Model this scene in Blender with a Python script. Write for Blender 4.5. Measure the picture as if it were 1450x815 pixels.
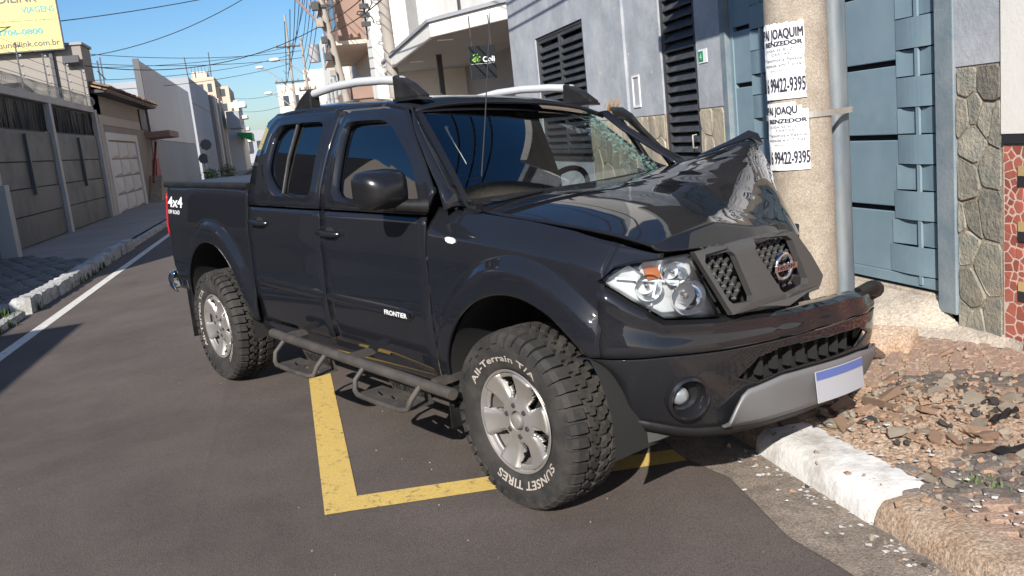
import bpy, bmesh, math, random
from math import sin, cos, pi, radians, hypot, atan2, sqrt
from mathutils import Vector, Matrix
from mathutils.geometry import tessellate_polygon

for _o in list(bpy.data.objects):
    bpy.data.objects.remove(_o)
SC = bpy.context.scene
COL = SC.collection
RND = random.Random(7)

# ------------------------------------------------------------------ camera
CAM_H, YAW, PITCH, ROLL, FPX = 1.574, 0.2325, 0.17637, 0.10367, 1260.07
fwd = Vector((sin(YAW)*cos(PITCH), cos(YAW)*cos(PITCH), -sin(PITCH)))
r0 = Vector((cos(YAW), -sin(YAW), 0)); u0 = r0.cross(fwd)
rt = cos(ROLL)*r0 - sin(ROLL)*u0; up = sin(ROLL)*r0 + cos(ROLL)*u0
cam = bpy.data.cameras.new('camera'); cam.sensor_width = 36; cam.lens = FPX/1450*36
cam.clip_start = 0.05; cam.clip_end = 2000
camo = bpy.data.objects.new('camera', cam); COL.objects.link(camo)
camo.matrix_world = Matrix(((rt.x, up.x, -fwd.x, 0), (rt.y, up.y, -fwd.y, 0), (rt.z, up.z, -fwd.z, CAM_H), (0, 0, 0, 1)))
SC.camera = camo

# ------------------------------------------------------------------ light
SUN_AZ, SUN_EL = radians(61), radians(30)      # direction the light travels towards, from +X
tvl = Vector((cos(SUN_AZ)*cos(SUN_EL), sin(SUN_AZ)*cos(SUN_EL), -sin(SUN_EL)))
W = bpy.data.worlds.new('World'); SC.world = W; W.use_nodes = True
nt = W.node_tree; nt.nodes.clear()
sky = nt.nodes.new('ShaderNodeTexSky'); sky.sky_type = 'NISHITA'; sky.sun_disc = False
sky.sun_elevation = SUN_EL; sky.sun_rotation = atan2(-tvl.x, -tvl.y)
sky.air_density = 1.0; sky.dust_density = 1.5; sky.ozone_density = 4.0; sky.altitude = 500
bg = nt.nodes.new('ShaderNodeBackground'); bg.inputs['Strength'].default_value = 0.082
ow = nt.nodes.new('ShaderNodeOutputWorld')
hs = nt.nodes.new('ShaderNodeHueSaturation'); hs.inputs['Saturation'].default_value = 1.2
nt.links.new(sky.outputs[0], hs.inputs['Color']); nt.links.new(hs.outputs[0], bg.inputs[0]); nt.links.new(bg.outputs[0], ow.inputs[0])
sl = bpy.data.lights.new('sun', 'SUN'); sl.energy = 4.4; sl.angle = radians(0.5); sl.color = (1.0, 0.95, 0.87)
so = bpy.data.objects.new('sun', sl); COL.objects.link(so)
so.rotation_euler = tvl.to_track_quat('-Z', 'Y').to_euler(); so.location = (-10, -20, 20)
SC.view_settings.view_transform = 'Standard'; SC.view_settings.look = 'None'
SC.view_settings.gamma = 1.0; SC.view_settings.exposure = 0.8; SC.view_settings.use_curve_mapping = False

# ------------------------------------------------------------------ materials
MATS = {}
def mat(name, col, rough=0.7, metal=0.0, var=0.0, vscale=8.0, col2=None, speck=0.0, sscale=200.0, bump=0.0, bscale=60.0,
        coat=0.0, rnd=0.0, emit=None, spec=None, stretch=None, coords='Object', dust=None):
    m = bpy.data.materials.new(name); m.use_nodes = True; MATS[name] = m
    n = m.node_tree.nodes; L = m.node_tree.links; b = n['Principled BSDF']
    b.inputs['Roughness'].default_value = rough; b.inputs['Metallic'].default_value = metal
    if spec is not None: b.inputs['Specular IOR Level'].default_value = spec
    if coat:
        b.inputs['Coat Weight'].default_value = coat; b.inputs['Coat Roughness'].default_value = 0.03
    c4 = (*col, 1)
    b.inputs['Base Color'].default_value = c4
    tc = n.new('ShaderNodeTexCoord'); vec = tc.outputs[coords]
    if stretch:
        mp = n.new('ShaderNodeMapping'); mp.inputs['Scale'].default_value = stretch
        L.new(vec, mp.inputs[0]); vec = mp.outputs[0]
    src = None
    def mix(fac, a, bb, mode='MIX'):
        x = n.new('ShaderNodeMix'); x.data_type = 'RGBA'; x.blend_type = mode
        for sock, val in ((x.inputs[0], fac), (x.inputs[6], a), (x.inputs[7], bb)):
            if hasattr(val, 'is_output'): L.new(val, sock)
            else: sock.default_value = val
        return x.outputs[2]
    def noise(sc, det=6, rg=0.6):
        t = n.new('ShaderNodeTexNoise'); t.inputs['Scale'].default_value = sc; t.inputs['Detail'].default_value = det
        t.inputs['Roughness'].default_value = rg; L.new(vec, t.inputs['Vector']); return t.outputs['Fac']
    def ramp(sock, a, c):
        r = n.new('ShaderNodeMapRange'); r.inputs['From Min'].default_value = a; r.inputs['From Max'].default_value = c
        L.new(sock, r.inputs['Value']); return r.outputs['Result']
    cur = c4
    if col2 is not None: cur = mix(ramp(noise(vscale), 0.38, 0.62), c4, (*col2, 1))
    if var:
        a = noise(vscale*0.37, 8); f = ramp(a, 0.3, 0.7)
        lo = mix(1.0, cur, (1-var, 1-var, 1-var, 1), 'MULTIPLY'); hi = mix(1.0, cur, (1+var, 1+var, 1+var, 1), 'MULTIPLY')
        cur = mix(f, lo, hi)
    if speck:
        v = n.new('ShaderNodeTexVoronoi'); v.inputs['Scale'].default_value = sscale; L.new(vec, v.inputs['Vector'])
        bw = n.new('ShaderNodeRGBToBW'); L.new(v.outputs['Color'], bw.inputs[0])
        f = ramp(bw.outputs[0], 0.15, 0.85)
        lo = mix(1.0, cur, (1-speck,)*3+(1,), 'MULTIPLY'); hi = mix(1.0, cur, (1+speck,)*3+(1,), 'MULTIPLY')
        cur = mix(f, lo, hi)
    if rnd:
        oi = n.new('ShaderNodeObjectInfo')
        lo = mix(1.0, cur, (1-rnd,)*3+(1,), 'MULTIPLY'); hi = mix(1.0, cur, (1+rnd,)*3+(1,), 'MULTIPLY')
        cur = mix(oi.outputs['Random'], lo, hi)
    if dust:
        dc, damt, dsc = dust
        f = ramp(noise(dsc, 9, 0.7), 0.45, 0.75)
        mm = n.new('ShaderNodeMath'); mm.operation = 'MULTIPLY'; mm.inputs[1].default_value = damt; L.new(f, mm.inputs[0])
        cur = mix(mm.outputs[0], cur, (*dc, 1))
        rr = n.new('ShaderNodeMapRange'); rr.inputs['To Min'].default_value = rough; rr.inputs['To Max'].default_value = min(1, rough+0.25)
        L.new(f, rr.inputs['Value']); L.new(rr.outputs[0], b.inputs['Roughness'])
    if hasattr(cur, 'is_output'): L.new(cur, b.inputs['Base Color'])
    if bump:
        bp = n.new('ShaderNodeBump'); bp.inputs['Strength'].default_value = bump; bp.inputs['Distance'].default_value = 0.02
        L.new(noise(bscale, 8, 0.65), bp.inputs['Height']); L.new(bp.outputs[0], b.inputs['Normal'])
    if emit:
        b.inputs['Emission Color'].default_value = (*emit[0], 1); b.inputs['Emission Strength'].default_value = emit[1]
    return m

def glass(name, tint, rough=0.0, ior=1.5, gloss=(1, 1, 1), haze=0.0, hcol=(.5, .5, .5)):
    """thin pane: fresnel mix of a tinted see-through layer and a mirror layer"""
    m = bpy.data.materials.new(name); m.use_nodes = True; MATS[name] = m
    n = m.node_tree.nodes; L = m.node_tree.links; n.clear()
    o = n.new('ShaderNodeOutputMaterial'); mx = n.new('ShaderNodeMixShader'); fr = n.new('ShaderNodeFresnel')
    fr.inputs[0].default_value = ior
    t = n.new('ShaderNodeBsdfTransparent'); t.inputs[0].default_value = (*tint, 1)
    g = n.new('ShaderNodeBsdfGlossy'); g.inputs['Roughness'].default_value = rough; g.inputs[0].default_value = (*gloss, 1)
    low = t.outputs[0]
    if haze:
        d = n.new('ShaderNodeBsdfDiffuse'); d.inputs[0].default_value = (*hcol, 1)
        m2 = n.new('ShaderNodeMixShader'); m2.inputs[0].default_value = haze
        L.new(t.outputs[0], m2.inputs[1]); L.new(d.outputs[0], m2.inputs[2]); low = m2.outputs[0]
    L.new(fr.outputs[0], mx.inputs[0]); L.new(low, mx.inputs[1]); L.new(g.outputs[0], mx.inputs[2]); L.new(mx.outputs[0], o.inputs[0])
    return m

def worn_paint(name, paint, under, amount=0.5, scale=14.0):
    """road paint with the road showing through where it has worn away"""
    m = mat(name, under, 0.85, speck=0.35, sscale=260, bump=0.25, bscale=180)
    n = m.node_tree.nodes; L = m.node_tree.links; b = n['Principled BSDF']
    tc = n.new('ShaderNodeTexCoord'); t = n.new('ShaderNodeTexNoise'); t.inputs['Scale'].default_value = scale; t.inputs['Detail'].default_value = 10
    t.inputs['Roughness'].default_value = 0.75; L.new(tc.outputs['Object'], t.inputs['Vector'])
    r = n.new('ShaderNodeMapRange'); r.inputs['From Min'].default_value = amount-0.06; r.inputs['From Max'].default_value = amount+0.06
    L.new(t.outputs['Fac'], r.inputs['Value'])
    x = n.new('ShaderNodeMix'); x.data_type = 'RGBA'; L.new(r.outputs[0], x.inputs[0])
    lk = b.inputs['Base Color'].links[0].from_socket; L.new(lk, x.inputs[7]); x.inputs[6].default_value = (*paint, 1)
    v = n.new('ShaderNodeTexNoise'); v.inputs['Scale'].default_value = 90; L.new(tc.outputs['Object'], v.inputs['Vector'])
    y = n.new('ShaderNodeMix'); y.data_type = 'RGBA'; y.blend_type = 'OVERLAY'; y.inputs[0].default_value = 0.35
    L.new(x.outputs[2], y.inputs[6]); L.new(v.outputs['Fac'], y.inputs[7])
    L.new(y.outputs[2], b.inputs['Base Color'])
    return m

ASPH = (.100, .0795, .070)
mat('asphalt', ASPH, .82, var=.26, vscale=2.2, speck=.40, sscale=330, bump=.5, bscale=230, dust=((.14, .113, .098), .4, 3.0))
worn_paint('yellow', (.60, .42, .12), ASPH, .61, 22)
worn_paint('white_line', (.62, .60, .56), ASPH, .60, 16)
mat('gutter', (.17, .14, .115), .9, col2=(.26, .21, .17), vscale=9, speck=.3, sscale=140, bump=.5, bscale=90)
mat('soil', (.27, .20, .145), .95, col2=(.38, .30, .23), vscale=7, speck=.4, sscale=120, bump=.8, bscale=60)
mat('concrete', (.40, .35, .29), .9, col2=(.30, .26, .21), vscale=6, speck=.15, sscale=150, bump=.4, bscale=80)
mat('cement_pale', (.50, .43, .35), .92, col2=(.36, .31, .26), vscale=5, speck=.2, sscale=90, bump=.6, bscale=50)
mat('pole_grey', (.30, .27, .24), .9, var=.15, vscale=3)
mat('pole_concrete', (.345, .295, .238), .9, col2=(.285, .24, .19), vscale=7, speck=.22, sscale=170, bump=.35, bscale=120)
mat('kerb_brown', (.34, .235, .16), .92, col2=(.42, .32, .24), vscale=8, speck=.3, sscale=120, bump=.8, bscale=45)
mat('pavement_shade', (.27, .25, .235), .9, var=.15, vscale=1.5, bump=.2, bscale=20)
mat('kerb_white', (.66, .655, .64), .75, var=.05, vscale=12, bump=.35, bscale=40, dust=((.22, .18, .15), .9, 5.0))
mat('kerb_old', (.50, .50, .50), .9, col2=(.30, .29, .27), vscale=9, bump=.8, bscale=30)
mat('sett_red', (.31, .21, .16), .9, rnd=.25, speck=.3, sscale=150, bump=.7, bscale=60, dust=((.30, .22, .16), .5, 7.0))
mat('sett_dark', (.15, .13, .115), .85, rnd=.3, speck=.3, sscale=150, bump=.7, bscale=60, dust=((.24, .17, .12), .65, 7.0))
mat('sett_left', (.16, .155, .15), .9, rnd=.2, bump=.6, bscale=40)
mat('brick_chunk', (.43, .275, .185), .95, rnd=.35, col2=(.35, .225, .155), vscale=14, bump=.8, bscale=70)
mat('mortar_chunk', (.43, .365, .29), .95, rnd=.3, col2=(.40, .33, .26), vscale=14, bump=.8, bscale=70)
mat('dark_chunk', (.05, .045, .042), .8, rnd=.3, bump=.6, bscale=70)
mat('rubble_earth', (.38, .255, .17), .97, col2=(.43, .33, .25), vscale=12, speck=.4, sscale=90, bump=1.0, bscale=50)
mat('wall_grey', (.34, .36, .395), .85, col2=(.28, .30, .335), vscale=2.2, var=.15, bump=.25, bscale=30, dust=((.56, .56, .56), .6, 2.0))
mat('wall_white', (.70, .68, .64), .85, var=.06, vscale=2, bump=.12, bscale=40, dust=((.45, .42, .37), .35, 1.6))
mat('stone', (.185, .19, .165), .85, col2=(.29, .265, .21), vscale=9, rnd=.38, bump=.9, bscale=38, dust=((.40, .34, .26), .6, 6.0))
mat('stone_tan', (.30, .27, .205), .85, col2=(.42, .36, .27), vscale=6, rnd=.2, bump=.9, bscale=38, dust=((.17, .155, .12), .6, 5.0), stretch=(1, 1, .45))
mat('stone_mortar', (.33, .28, .22), .95, col2=(.25, .205, .16), vscale=9, bump=.6, bscale=60)
mat('mosaic_red', (.34, .105, .075), .45, rnd=.22, var=.15, vscale=20, bump=.1, bscale=80)
mat('road_speck', (.24, .21, .185), .9, rnd=.2)
mat('mosaic_gold', (.48, .34, .16), .5, rnd=.1)
mat('mosaic_black', (.03, .03, .035), .4)
mat('grout', (.55, .45, .38), .95, bump=.3, bscale=80)
mat('gate_blue', (.165, .24, .285), .55, var=.08, vscale=4, bump=.06, bscale=50, dust=((.28, .33, .36), .25, 3.0))
mat('jamb_blue', (.14, .185, .215), .7, col2=(.20, .235, .255), vscale=5, var=.15, bump=.2, bscale=40)
mat('pipe_metal', (.115, .15, .18), .6, .1, col2=(.19, .21, .225), vscale=7, var=.2, bump=.15, bscale=60, stretch=(1, 1, .3))
mat('strap_metal', (.42, .39, .35), .6, .5, var=.2, vscale=30)
mat('louver', (.035, .037, .043), .55, var=.2, vscale=6, dust=((.12, .12, .12), .4, 6.0))
mat('dark_inside', (.012, .012, .013), .9)
mat('orange_spray', (.62, .33, .07), .9)
mat('paper', (.78, .78, .80), .8, var=.04, vscale=14)
mat('ink', (.03, .032, .05), .8)
mat('ink_grey', (.12, .12, .14), .85)
mat('number_green', (.02, .22, .10), .5)
mat('white_paint', (.75, .75, .75), .5)
mat('left_gate', (.10, .104, .112), .5, .1, var=.2, vscale=1.5, bump=.05, bscale=10, dust=((.13, .12, .11), .4, 1.2), spec=.2)
mat('left_gate_strip', (.012, .013, .017), .5, .0, spec=.1)
mat('left_post', (.40, .385, .37), .85, var=.1, vscale=3, bump=.2, bscale=20)
mat('beige_wall', (.42, .38, .345), .9, var=.08, vscale=1.2, bump=.15, bscale=12)
mat('taupe_wall', (.27, .235, .215), .9, var=.1, vscale=1.2, bump=.15, bscale=12)
mat('pale_wall', (.60, .585, .57), .88, var=.05, vscale=.8, bump=.1, bscale=10)
mat('grey_wall', (.30, .31, .335), .88, var=.06, vscale=.8, bump=.1, bscale=10)
mat('tan_wall', (.50, .40, .31), .9, var=.08, vscale=.7)
mat('brown_wall', (.27, .18, .145), .85, var=.12, vscale=1.5)
mat('cream_wall', (.62, .55, .46), .9, var=.08, vscale=1.0)
mat('roof_tile', (.30, .20, .13), .9, rnd=.3, col2=(.16, .11, .08), vscale=6, bump=.4, bscale=20)
mat('rust_red', (.25, .03, .03), .6, var=.2, vscale=4)
mat('stay_paint', (.33, .21, .18), .7)
mat('soffit_shade', (.26, .265, .28), .85, var=.05, vscale=1)  # grey that holds the shade under the white shop canopy
mat('far_window', (.05, .06, .075), .15)
mat('sign_yellow', (.66, .55, .20), .6)
mat('sign_teal', (.10, .33, .34), .6)
mat('sign_dark', (.10, .10, .11), .6)
mat('sign_black', (.015, .017, .02), .35)
mat('leaf_logo', (.22, .50, .06), .6)
mat('green_awning', (.02, .30, .09), .7)
mat('wire', (.02, .02, .022), .7)
mat('steel_dark', (.07, .07, .075), .5, .5)
mat('steel_wire', (.05, .05, .053), .6, .1)
mat('insulator', (.30, .30, .30), .5)
mat('lamp_glass', (.65, .68, .70), .25)
mat('panel_light', (.8, .8, .78), .5)
mat('leaf', (.05, .12, .02), .6, rnd=.3)
mat('gable_wall', (.27, .245, .22), .9, var=.1, vscale=1.2, bump=.15, bscale=12)
mat('mirror_black', (.010, .010, .011), .28)
mat('deflector_grey', (.055, .054, .052), .6, var=.1, vscale=10)
mat('grass', (.07, .11, .03), .7)
# truck
mat('truck_paint', (.011, .012, .0155), .5, .0, coat=1.0, spec=.0, dust=((.06, .057, .055), .05, 1.3))
mat('truck_paint_front', (.011, .0115, .014), .5, .0, coat=1.0, spec=.0, dust=((.09, .075, .062), .12, 2.2))
mat('trim_black', (.010, .010, .011), .5, spec=.3, dust=((.06, .055, .05), .25, 7.0))
mat('trim_gloss', (.012, .012, .014), .18)
mat('tonneau', (.035, .037, .042), .6, var=.1)
mat('rubber', (.021, .020, .0195), .78, var=.2, vscale=12, bump=.1, bscale=150, dust=((.11, .09, .075), .35, 9.0))
mat('alloy', (.34, .325, .31), .40, .6, var=.06, vscale=20, dust=((.30, .26, .22), .3, 14.0))
mat('alloy_dark', (.03, .03, .03), .6, .4)
mat('chrome', (.72, .73, .75), .08, 1.0)
mat('reflector', (.60, .61, .62), .35, .15)
mat('fog_glass', (.34, .36, .38), .15, .5)
mat('lens_white', (.70, .72, .74), .2)
mat('amber', (.36, .11, .035), .25)
mat('red_lens', (.42, .015, .02), .2, coat=.5)
mat('silver_rail', (.62, .63, .65), .42, .3)
mat('step_metal', (.05, .045, .041), .6, .1, var=.2, vscale=9, dust=((.13, .105, .085), .5, 8.0))
mat('grille_plastic', (.062, .061, .060), .5, .15, var=.05, vscale=12)
mat('grille_mesh', (.045, .045, .045), .5)
mat('skid_silver', (.175, .178, .185), .5, .3, var=.1, vscale=6)
mat('plate_white', (.36, .37, .40), .5)
mat('plate_blue', (.09, .13, .34), .5)
mat('interior', (.009, .0095, .011), .8)
mat('interior_pale', (.025, .025, .026), .85)
mat('undercar', (.010, .010, .010), .9)
mat('letter_white', (.36, .315, .275), .75, var=.2, vscale=40)
mat('letter_bright', (.75, .76, .78), .5)
glass('windscreen_glass', (.50, .58, .57), ior=2.3)
glass('tint_glass', (.03, .034, .04), ior=2.2)
glass('lamp_lens', (.90, .92, .93), ior=1.45)
glass('shard_glass', (.55, .78, .70), ior=1.5, rough=.15, haze=.16, hcol=(.42, .62, .55))
glass('pane_dark', (.02, .022, .025), ior=1.55)

# ------------------------------------------------------------------ mesh helpers
class MB:
    def __init__(s): s.v = []; s.f = []; s.m = []
    def add(s, vs, fs, mi=0):
        o = len(s.v); s.v += [tuple(q) for q in vs]; s.f += [tuple(i+o for i in f) for f in fs]; s.m += [mi]*len(fs); return s
    def box(s, x0, x1, y0, y1, z0, z1, mi=0, M=None):
        vs = [Vector((x, y, z)) for x in (x0, x1) for y in (y0, y1) for z in (z0, z1)]
        if M is not None: vs = [M @ q for q in vs]
        return s.add(vs, [(0, 1, 3, 2), (4, 6, 7, 5), (0, 4, 5, 1), (2, 3, 7, 6), (0, 2, 6, 4), (1, 5, 7, 3)], mi)
    def bar(s, a, b, w, h=None, mi=0, upv=(0, 0, 1)):
        a = Vector(a); b = Vector(b); d = (b-a).normalized(); h = h or w
        r = d.cross(Vector(upv)); r = r.normalized() if r.length > 1e-6 else Vector((1, 0, 0)); u = r.cross(d)
        vs = [p + sx*r*w/2 + sy*u*h/2 for p in (a, b) for sx, sy in ((-1, -1), (1, -1), (1, 1), (-1, 1))]
        return s.add(vs, [(0, 1, 2, 3), (7, 6, 5, 4), (0, 4, 5, 1), (1, 5, 6, 2), (2, 6, 7, 3), (3, 7, 4, 0)], mi)
    def tube(s, pts, r, n=8, mi=0, closed=False):
        pts = [Vector(p) for p in pts]; N = len(pts); rs = r if hasattr(r, '__len__') else [r]*N
        vs = []; prev = None
        for i, p in enumerate(pts):
            if closed: d = pts[(i+1) % N]-pts[i-1]
            else: d = pts[min(i+1, N-1)]-pts[max(i-1, 0)]
            d.normalize()
            if prev is None:
                a = Vector((0, 0, 1)) if abs(d.z) < .9 else Vector((1, 0, 0)); a = (a-d*a.dot(d)).normalized()
            else: a = (prev-d*prev.dot(d)).normalized()
            prev = a; b = d.cross(a)
            vs += [p + rs[i]*(cos(2*pi*k/n)*a + sin(2*pi*k/n)*b) for k in range(n)]
        fs = []
        for i in range(N if closed else N-1):
            j = (i+1) % N
            fs += [(i*n+k, i*n+(k+1) % n, j*n+(k+1) % n, j*n+k) for k in range(n)]
        if not closed: fs += [tuple(range(n))[::-1], tuple((N-1)*n+k for k in range(n))]
        return s.add(vs, fs, mi)
    def grid(s, rows, mi=0, skip=None, closed=False):
        nr = len(rows); nc = len(rows[0]); vs = [q for r in rows for q in r]; fs = []
        for i in range(nr-1):
            for j in range(nc if closed else nc-1):
                k = (j+1) % nc
                if skip and skip(i, j): continue
                fs.append((i*nc+j, i*nc+k, (i+1)*nc+k, (i+1)*nc+j))
        return s.add(vs, fs, mi)
    def prism(s, poly, h0, h1, fn, mi=0):
        n = len(poly); vs = [fn(a, b, h0) for a, b in poly]+[fn(a, b, h1) for a, b in poly]
        return s.add(vs, [tuple(range(n))[::-1], tuple(range(n, 2*n))]+[(i, (i+1) % n, n+(i+1) % n, n+i) for i in range(n)], mi)
    def lathe(s, prof, n, fn, mi=0):
        """prof: list of (r, h); fn(r*cos, r*sin, h) -> point"""
        rows = [[fn(r*cos(2*pi*k/n), r*sin(2*pi*k/n), h) for k in range(n)] for r, h in prof]
        return s.grid(rows, mi, closed=True)
    def build(s, name, mats, parent=None, smooth=None, bevel=0, solid=0, soff=0, sub=0, fix=True, xf=None):
        me = bpy.data.meshes.new(name); v = [xf(Vector(q)) for q in s.v] if xf else s.v
        me.from_pydata([tuple(q) for q in v], [], s.f)
        for mm in (mats if isinstance(mats, (list, tuple)) else [mats]): me.materials.append(MATS[mm])
        me.polygons.foreach_set('material_index', s.m)
        if fix:
            bm = bmesh.new(); bm.from_mesh(me); bmesh.ops.remove_doubles(bm, verts=bm.verts, dist=1e-5)
            bmesh.ops.recalc_face_normals(bm, faces=bm.faces); bm.to_mesh(me); bm.free()
        if smooth is not None:
            me.shade_smooth()
            if smooth < 179: me.set_sharp_from_angle(angle=radians(smooth))
        me.update()
        o = bpy.data.objects.new(name, me); COL.objects.link(o)
        if parent is not None: o.parent = parent
        if sub:
            q = o.modifiers.new('s', 'SUBSURF'); q.levels = sub; q.render_levels = sub
        if solid:
            q = o.modifiers.new('t', 'SOLIDIFY'); q.thickness = solid; q.offset = soff
        if bevel:
            q = o.modifiers.new('b', 'BEVEL'); q.width = bevel; q.segments = 2; q.limit_method = 'ANGLE'; q.angle_limit = radians(35)
        return o

def tag(o, label=None, cat=None, group=None, kind=None):
    if label: o['label'] = label
    if cat: o['category'] = cat
    if group: o['group'] = group
    if kind: o['kind'] = kind
    return o
def empty(name, loc=(0, 0, 0)):
    o = bpy.data.objects.new(name, None); o.location = loc; o.empty_display_size = .2; COL.objects.link(o); return o
def inst(src, name, parent=None, M=None):
    o = bpy.data.objects.new(name, src if isinstance(src, bpy.types.Mesh) else src.data); COL.objects.link(o)
    if parent is not None: o.parent = parent
    if M is not None: o.matrix_local = M
    return o
def lerp(a, b, t): return a+(b-a)*t
def interp(x, xs, ys):
    if x <= xs[0]: return ys[0]
    for i in range(len(xs)-1):
        if x <= xs[i+1]: return lerp(ys[i], ys[i+1], (x-xs[i])/(xs[i+1]-xs[i]))
    return ys[-1]
def sstep(a, b, x):
    q = min(1, max(0, (x-a)/(b-a))); return q*q*(3-2*q)
def lin(a, b, n): return [lerp(a, b, i/(n-1)) for i in range(n)]

_txt = {}
def text_tris(s, bold=0.0, space=1.0):
    """lettering of the built-in face as flat polygons, cap height 1, starting at x = 0"""
    key = (s, bold, space)
    if key in _txt: return _txt[key]
    cu = bpy.data.curves.new('t', 'FONT'); cu.body = s; cu.size = 1/0.729; cu.offset = bold; cu.resolution_u = 3; cu.space_character = space
    ob = bpy.data.objects.new('t', cu); COL.objects.link(ob)
    dg = bpy.context.evaluated_depsgraph_get(); me = ob.evaluated_get(dg).to_mesh()
    vs = [(v.co.x, v.co.y) for v in me.vertices]; fs = [tuple(p.vertices) for p in me.polygons]
    ob.evaluated_get(dg).to_mesh_clear(); bpy.data.objects.remove(ob); bpy.data.curves.remove(cu)
    x0 = min(v[0] for v in vs); x1 = max(v[0] for v in vs)
    _txt[key] = ([(x-x0, y) for x, y in vs], fs, x1-x0); return _txt[key]
def put_text(mb, s, fn, h, width=None, align='l', x=0, y=0, bold=0.0, shear=0.0, mi=0, space=1.0, heavy=0.0):
    """fn(a, b) -> 3-D point; a, b in metres on the sign face"""
    vs, fs, w = text_tris(s, bold, space); sx = (width/w) if width else h; tw = w*sx
    ox = x-(tw/2 if align == 'c' else tw if align == 'r' else 0)
    for dx, dy in (((-1, -.3), (0, 0), (1, .3), (-1, .3), (1, -.3)) if heavy else ((0, 0),)):
        mb.add([fn(ox+a*sx+shear*b*h+dx*heavy*sx, y+b*h+dy*heavy*h) for a, b in vs], fs, mi)
    return tw

def voronoi(x0, x1, y0, y1, n, rnd, relax=1, aspect=1.0):
    """irregular convex cells filling a rectangle"""
    P = [(rnd.uniform(x0, x1), rnd.uniform(y0, y1)) for _ in range(n)]
    def cells():
        out = []
        for i, p in enumerate(P):
            poly = [(x0, y0), (x1, y0), (x1, y1), (x0, y1)]
            for j, q in enumerate(P):
                if i == j: continue
                dx, dy = q[0]-p[0], (q[1]-p[1])*aspect
                mx, my = (p[0]+q[0])/2, (p[1]+q[1])/2
                if dx*dx+dy*dy > 4*((x1-x0)**2+(y1-y0)**2)/max(1, n)*6: continue
                g = lambda t: (t[0]-mx)*dx+(t[1]-my)*dy*aspect
                new = []
                for k in range(len(poly)):
                    a, b = poly[k], poly[(k+1) % len(poly)]; ga, gb = g(a), g(b)
                    if ga <= 0: new.append(a)
                    if (ga < 0 < gb) or (gb < 0 < ga):
                        t = ga/(ga-gb); new.append((a[0]+(b[0]-a[0])*t, a[1]+(b[1]-a[1])*t))
                poly = new
                if len(poly) < 3: break
            out.append(poly)
        return out
    for _ in range(relax):
        for i, c in enumerate(cells()):
            if len(c) >= 3: P[i] = (sum(q[0] for q in c)/len(c), sum(q[1] for q in c)/len(c))
    return [c for c in cells() if len(c) >= 3]
def shrink(poly, d):
    cx = sum(p[0] for p in poly)/len(poly); cy = sum(p[1] for p in poly)/len(poly); out = []
    for x, y in poly:
        L = hypot(x-cx, y-cy) or 1; k = max(.2, 1-d/L*1.25); out.append((cx+(x-cx)*k, cy+(y-cy)*k))
    return out
def chamfer_poly(poly, t=.18):
    out = []
    for i, p in enumerate(poly):
        a, b = poly[i-1], poly[(i+1) % len(poly)]
        out += [(lerp(p[0], a[0], t), lerp(p[1], a[1], t)), (lerp(p[0], b[0], t), lerp(p[1], b[1], t))]
    return out

# ------------------------------------------------------------------ ground
WX = 3.785            # plane of the right-hand facades
KX = 1.955            # face of the right-hand kerb
LKX = -3.25           # face of the left-hand kerb
LX = -5.7             # plane of the left-hand facades
def road_z(x): return -.04*(x-.8) if x > -.6 else .056+.028*(x+.6)
def walk_z(x): return .062+.015*(x-KX)

mb = MB(); xs = [-400, -40, -8, LKX-.05, -2.5, -1.5, -.6, 0, .8, 1.4, KX+.02]
ys = [-60, -20, -5, 0, 2, 4, 6, 8, 12, 20, 40, 80, 160, 400, 900]
mb.grid([[(x, y, road_z(max(-4, min(KX, x)))-(.02 if x < LKX-.1 else 0)) for x in xs] for y in ys])
tag(mb.build('road', 'asphalt'), kind='structure')
mb = MB(); mb.grid([[(x, y, -.25) for x in (-900, 900)] for y in (-200, 1500)])
tag(mb.build('ground', 'soil'), kind='structure')
# concrete gutter beside the right kerb
mb = MB(); rows = []
for i in range(60):
    y = -2+i*.3; w = .30+.03*sin(i*1.7)+.02*sin(i*4.1)
    rows.append([(KX-w, y, road_z(KX-w)+.005), (KX-w*.5, y, road_z(KX-w*.5)+.006), (KX+.01, y, road_z(KX)+.012)])
mb.grid(rows); tag(mb.build('gutter', 'gutter'), kind='structure')

def marking(name, poly, m, label):
    mb = MB(); xs = sorted({p[0] for p in poly}); ys = sorted({p[1] for p in poly})
    nx = max(2, int((xs[-1]-xs[0])/.25)+2); ny = max(2, int((ys[-1]-ys[0])/.5)+2)
    mb.grid([[(x, y, road_z(x)+.004) for x in lin(xs[0], xs[-1], nx)] for y in lin(ys[0], ys[-1], ny)])
    return tag(mb.build(name, m), label, 'road marking')
# yellow parking bay: one line along the street and one across it
mb = MB()
mb.grid([[(x, y, road_z(x)+.004) for x in (-.045, .105)] for y in lin(3.83, 12.0, 18)])
mb.grid([[(x, y+.0, road_z(x)+.004) for x in lin(.105, 1.62, 8)] for y in (3.70, 3.86)])
mb.v = [(x, y+(-.02*(x-.1) if x > .11 and y < 3.9 else 0), z) for x, y, z in mb.v]
mb.grid([[(x, y, road_z(x)+.0045) for x in (-.045, .105)] for y in (3.70, 3.83)])
tag(mb.build('parking_bay_marking', 'yellow'), 'worn yellow parking bay line bending under the black pickup', 'road marking')
marking('edge_line', [(-2.83, -3), (-2.70, 90)], 'white_line', 'white painted edge line along the left side of the road')

# right-hand pavement, a soil bed with stone setts laid on it
mb = MB()
mb.grid([[(x, y, walk_z(x)-.02) for x in lin(KX+.13, WX+.3, 6)] for y in lin(-2, 16, 40)])
mb.grid([[(x, y, walk_z(x)) for x in lin(KX+.13, 12, 6)] for y in (16, 40, 120)])
walk = tag(mb.build('pavement_right', 'soil'), kind='structure')
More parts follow.
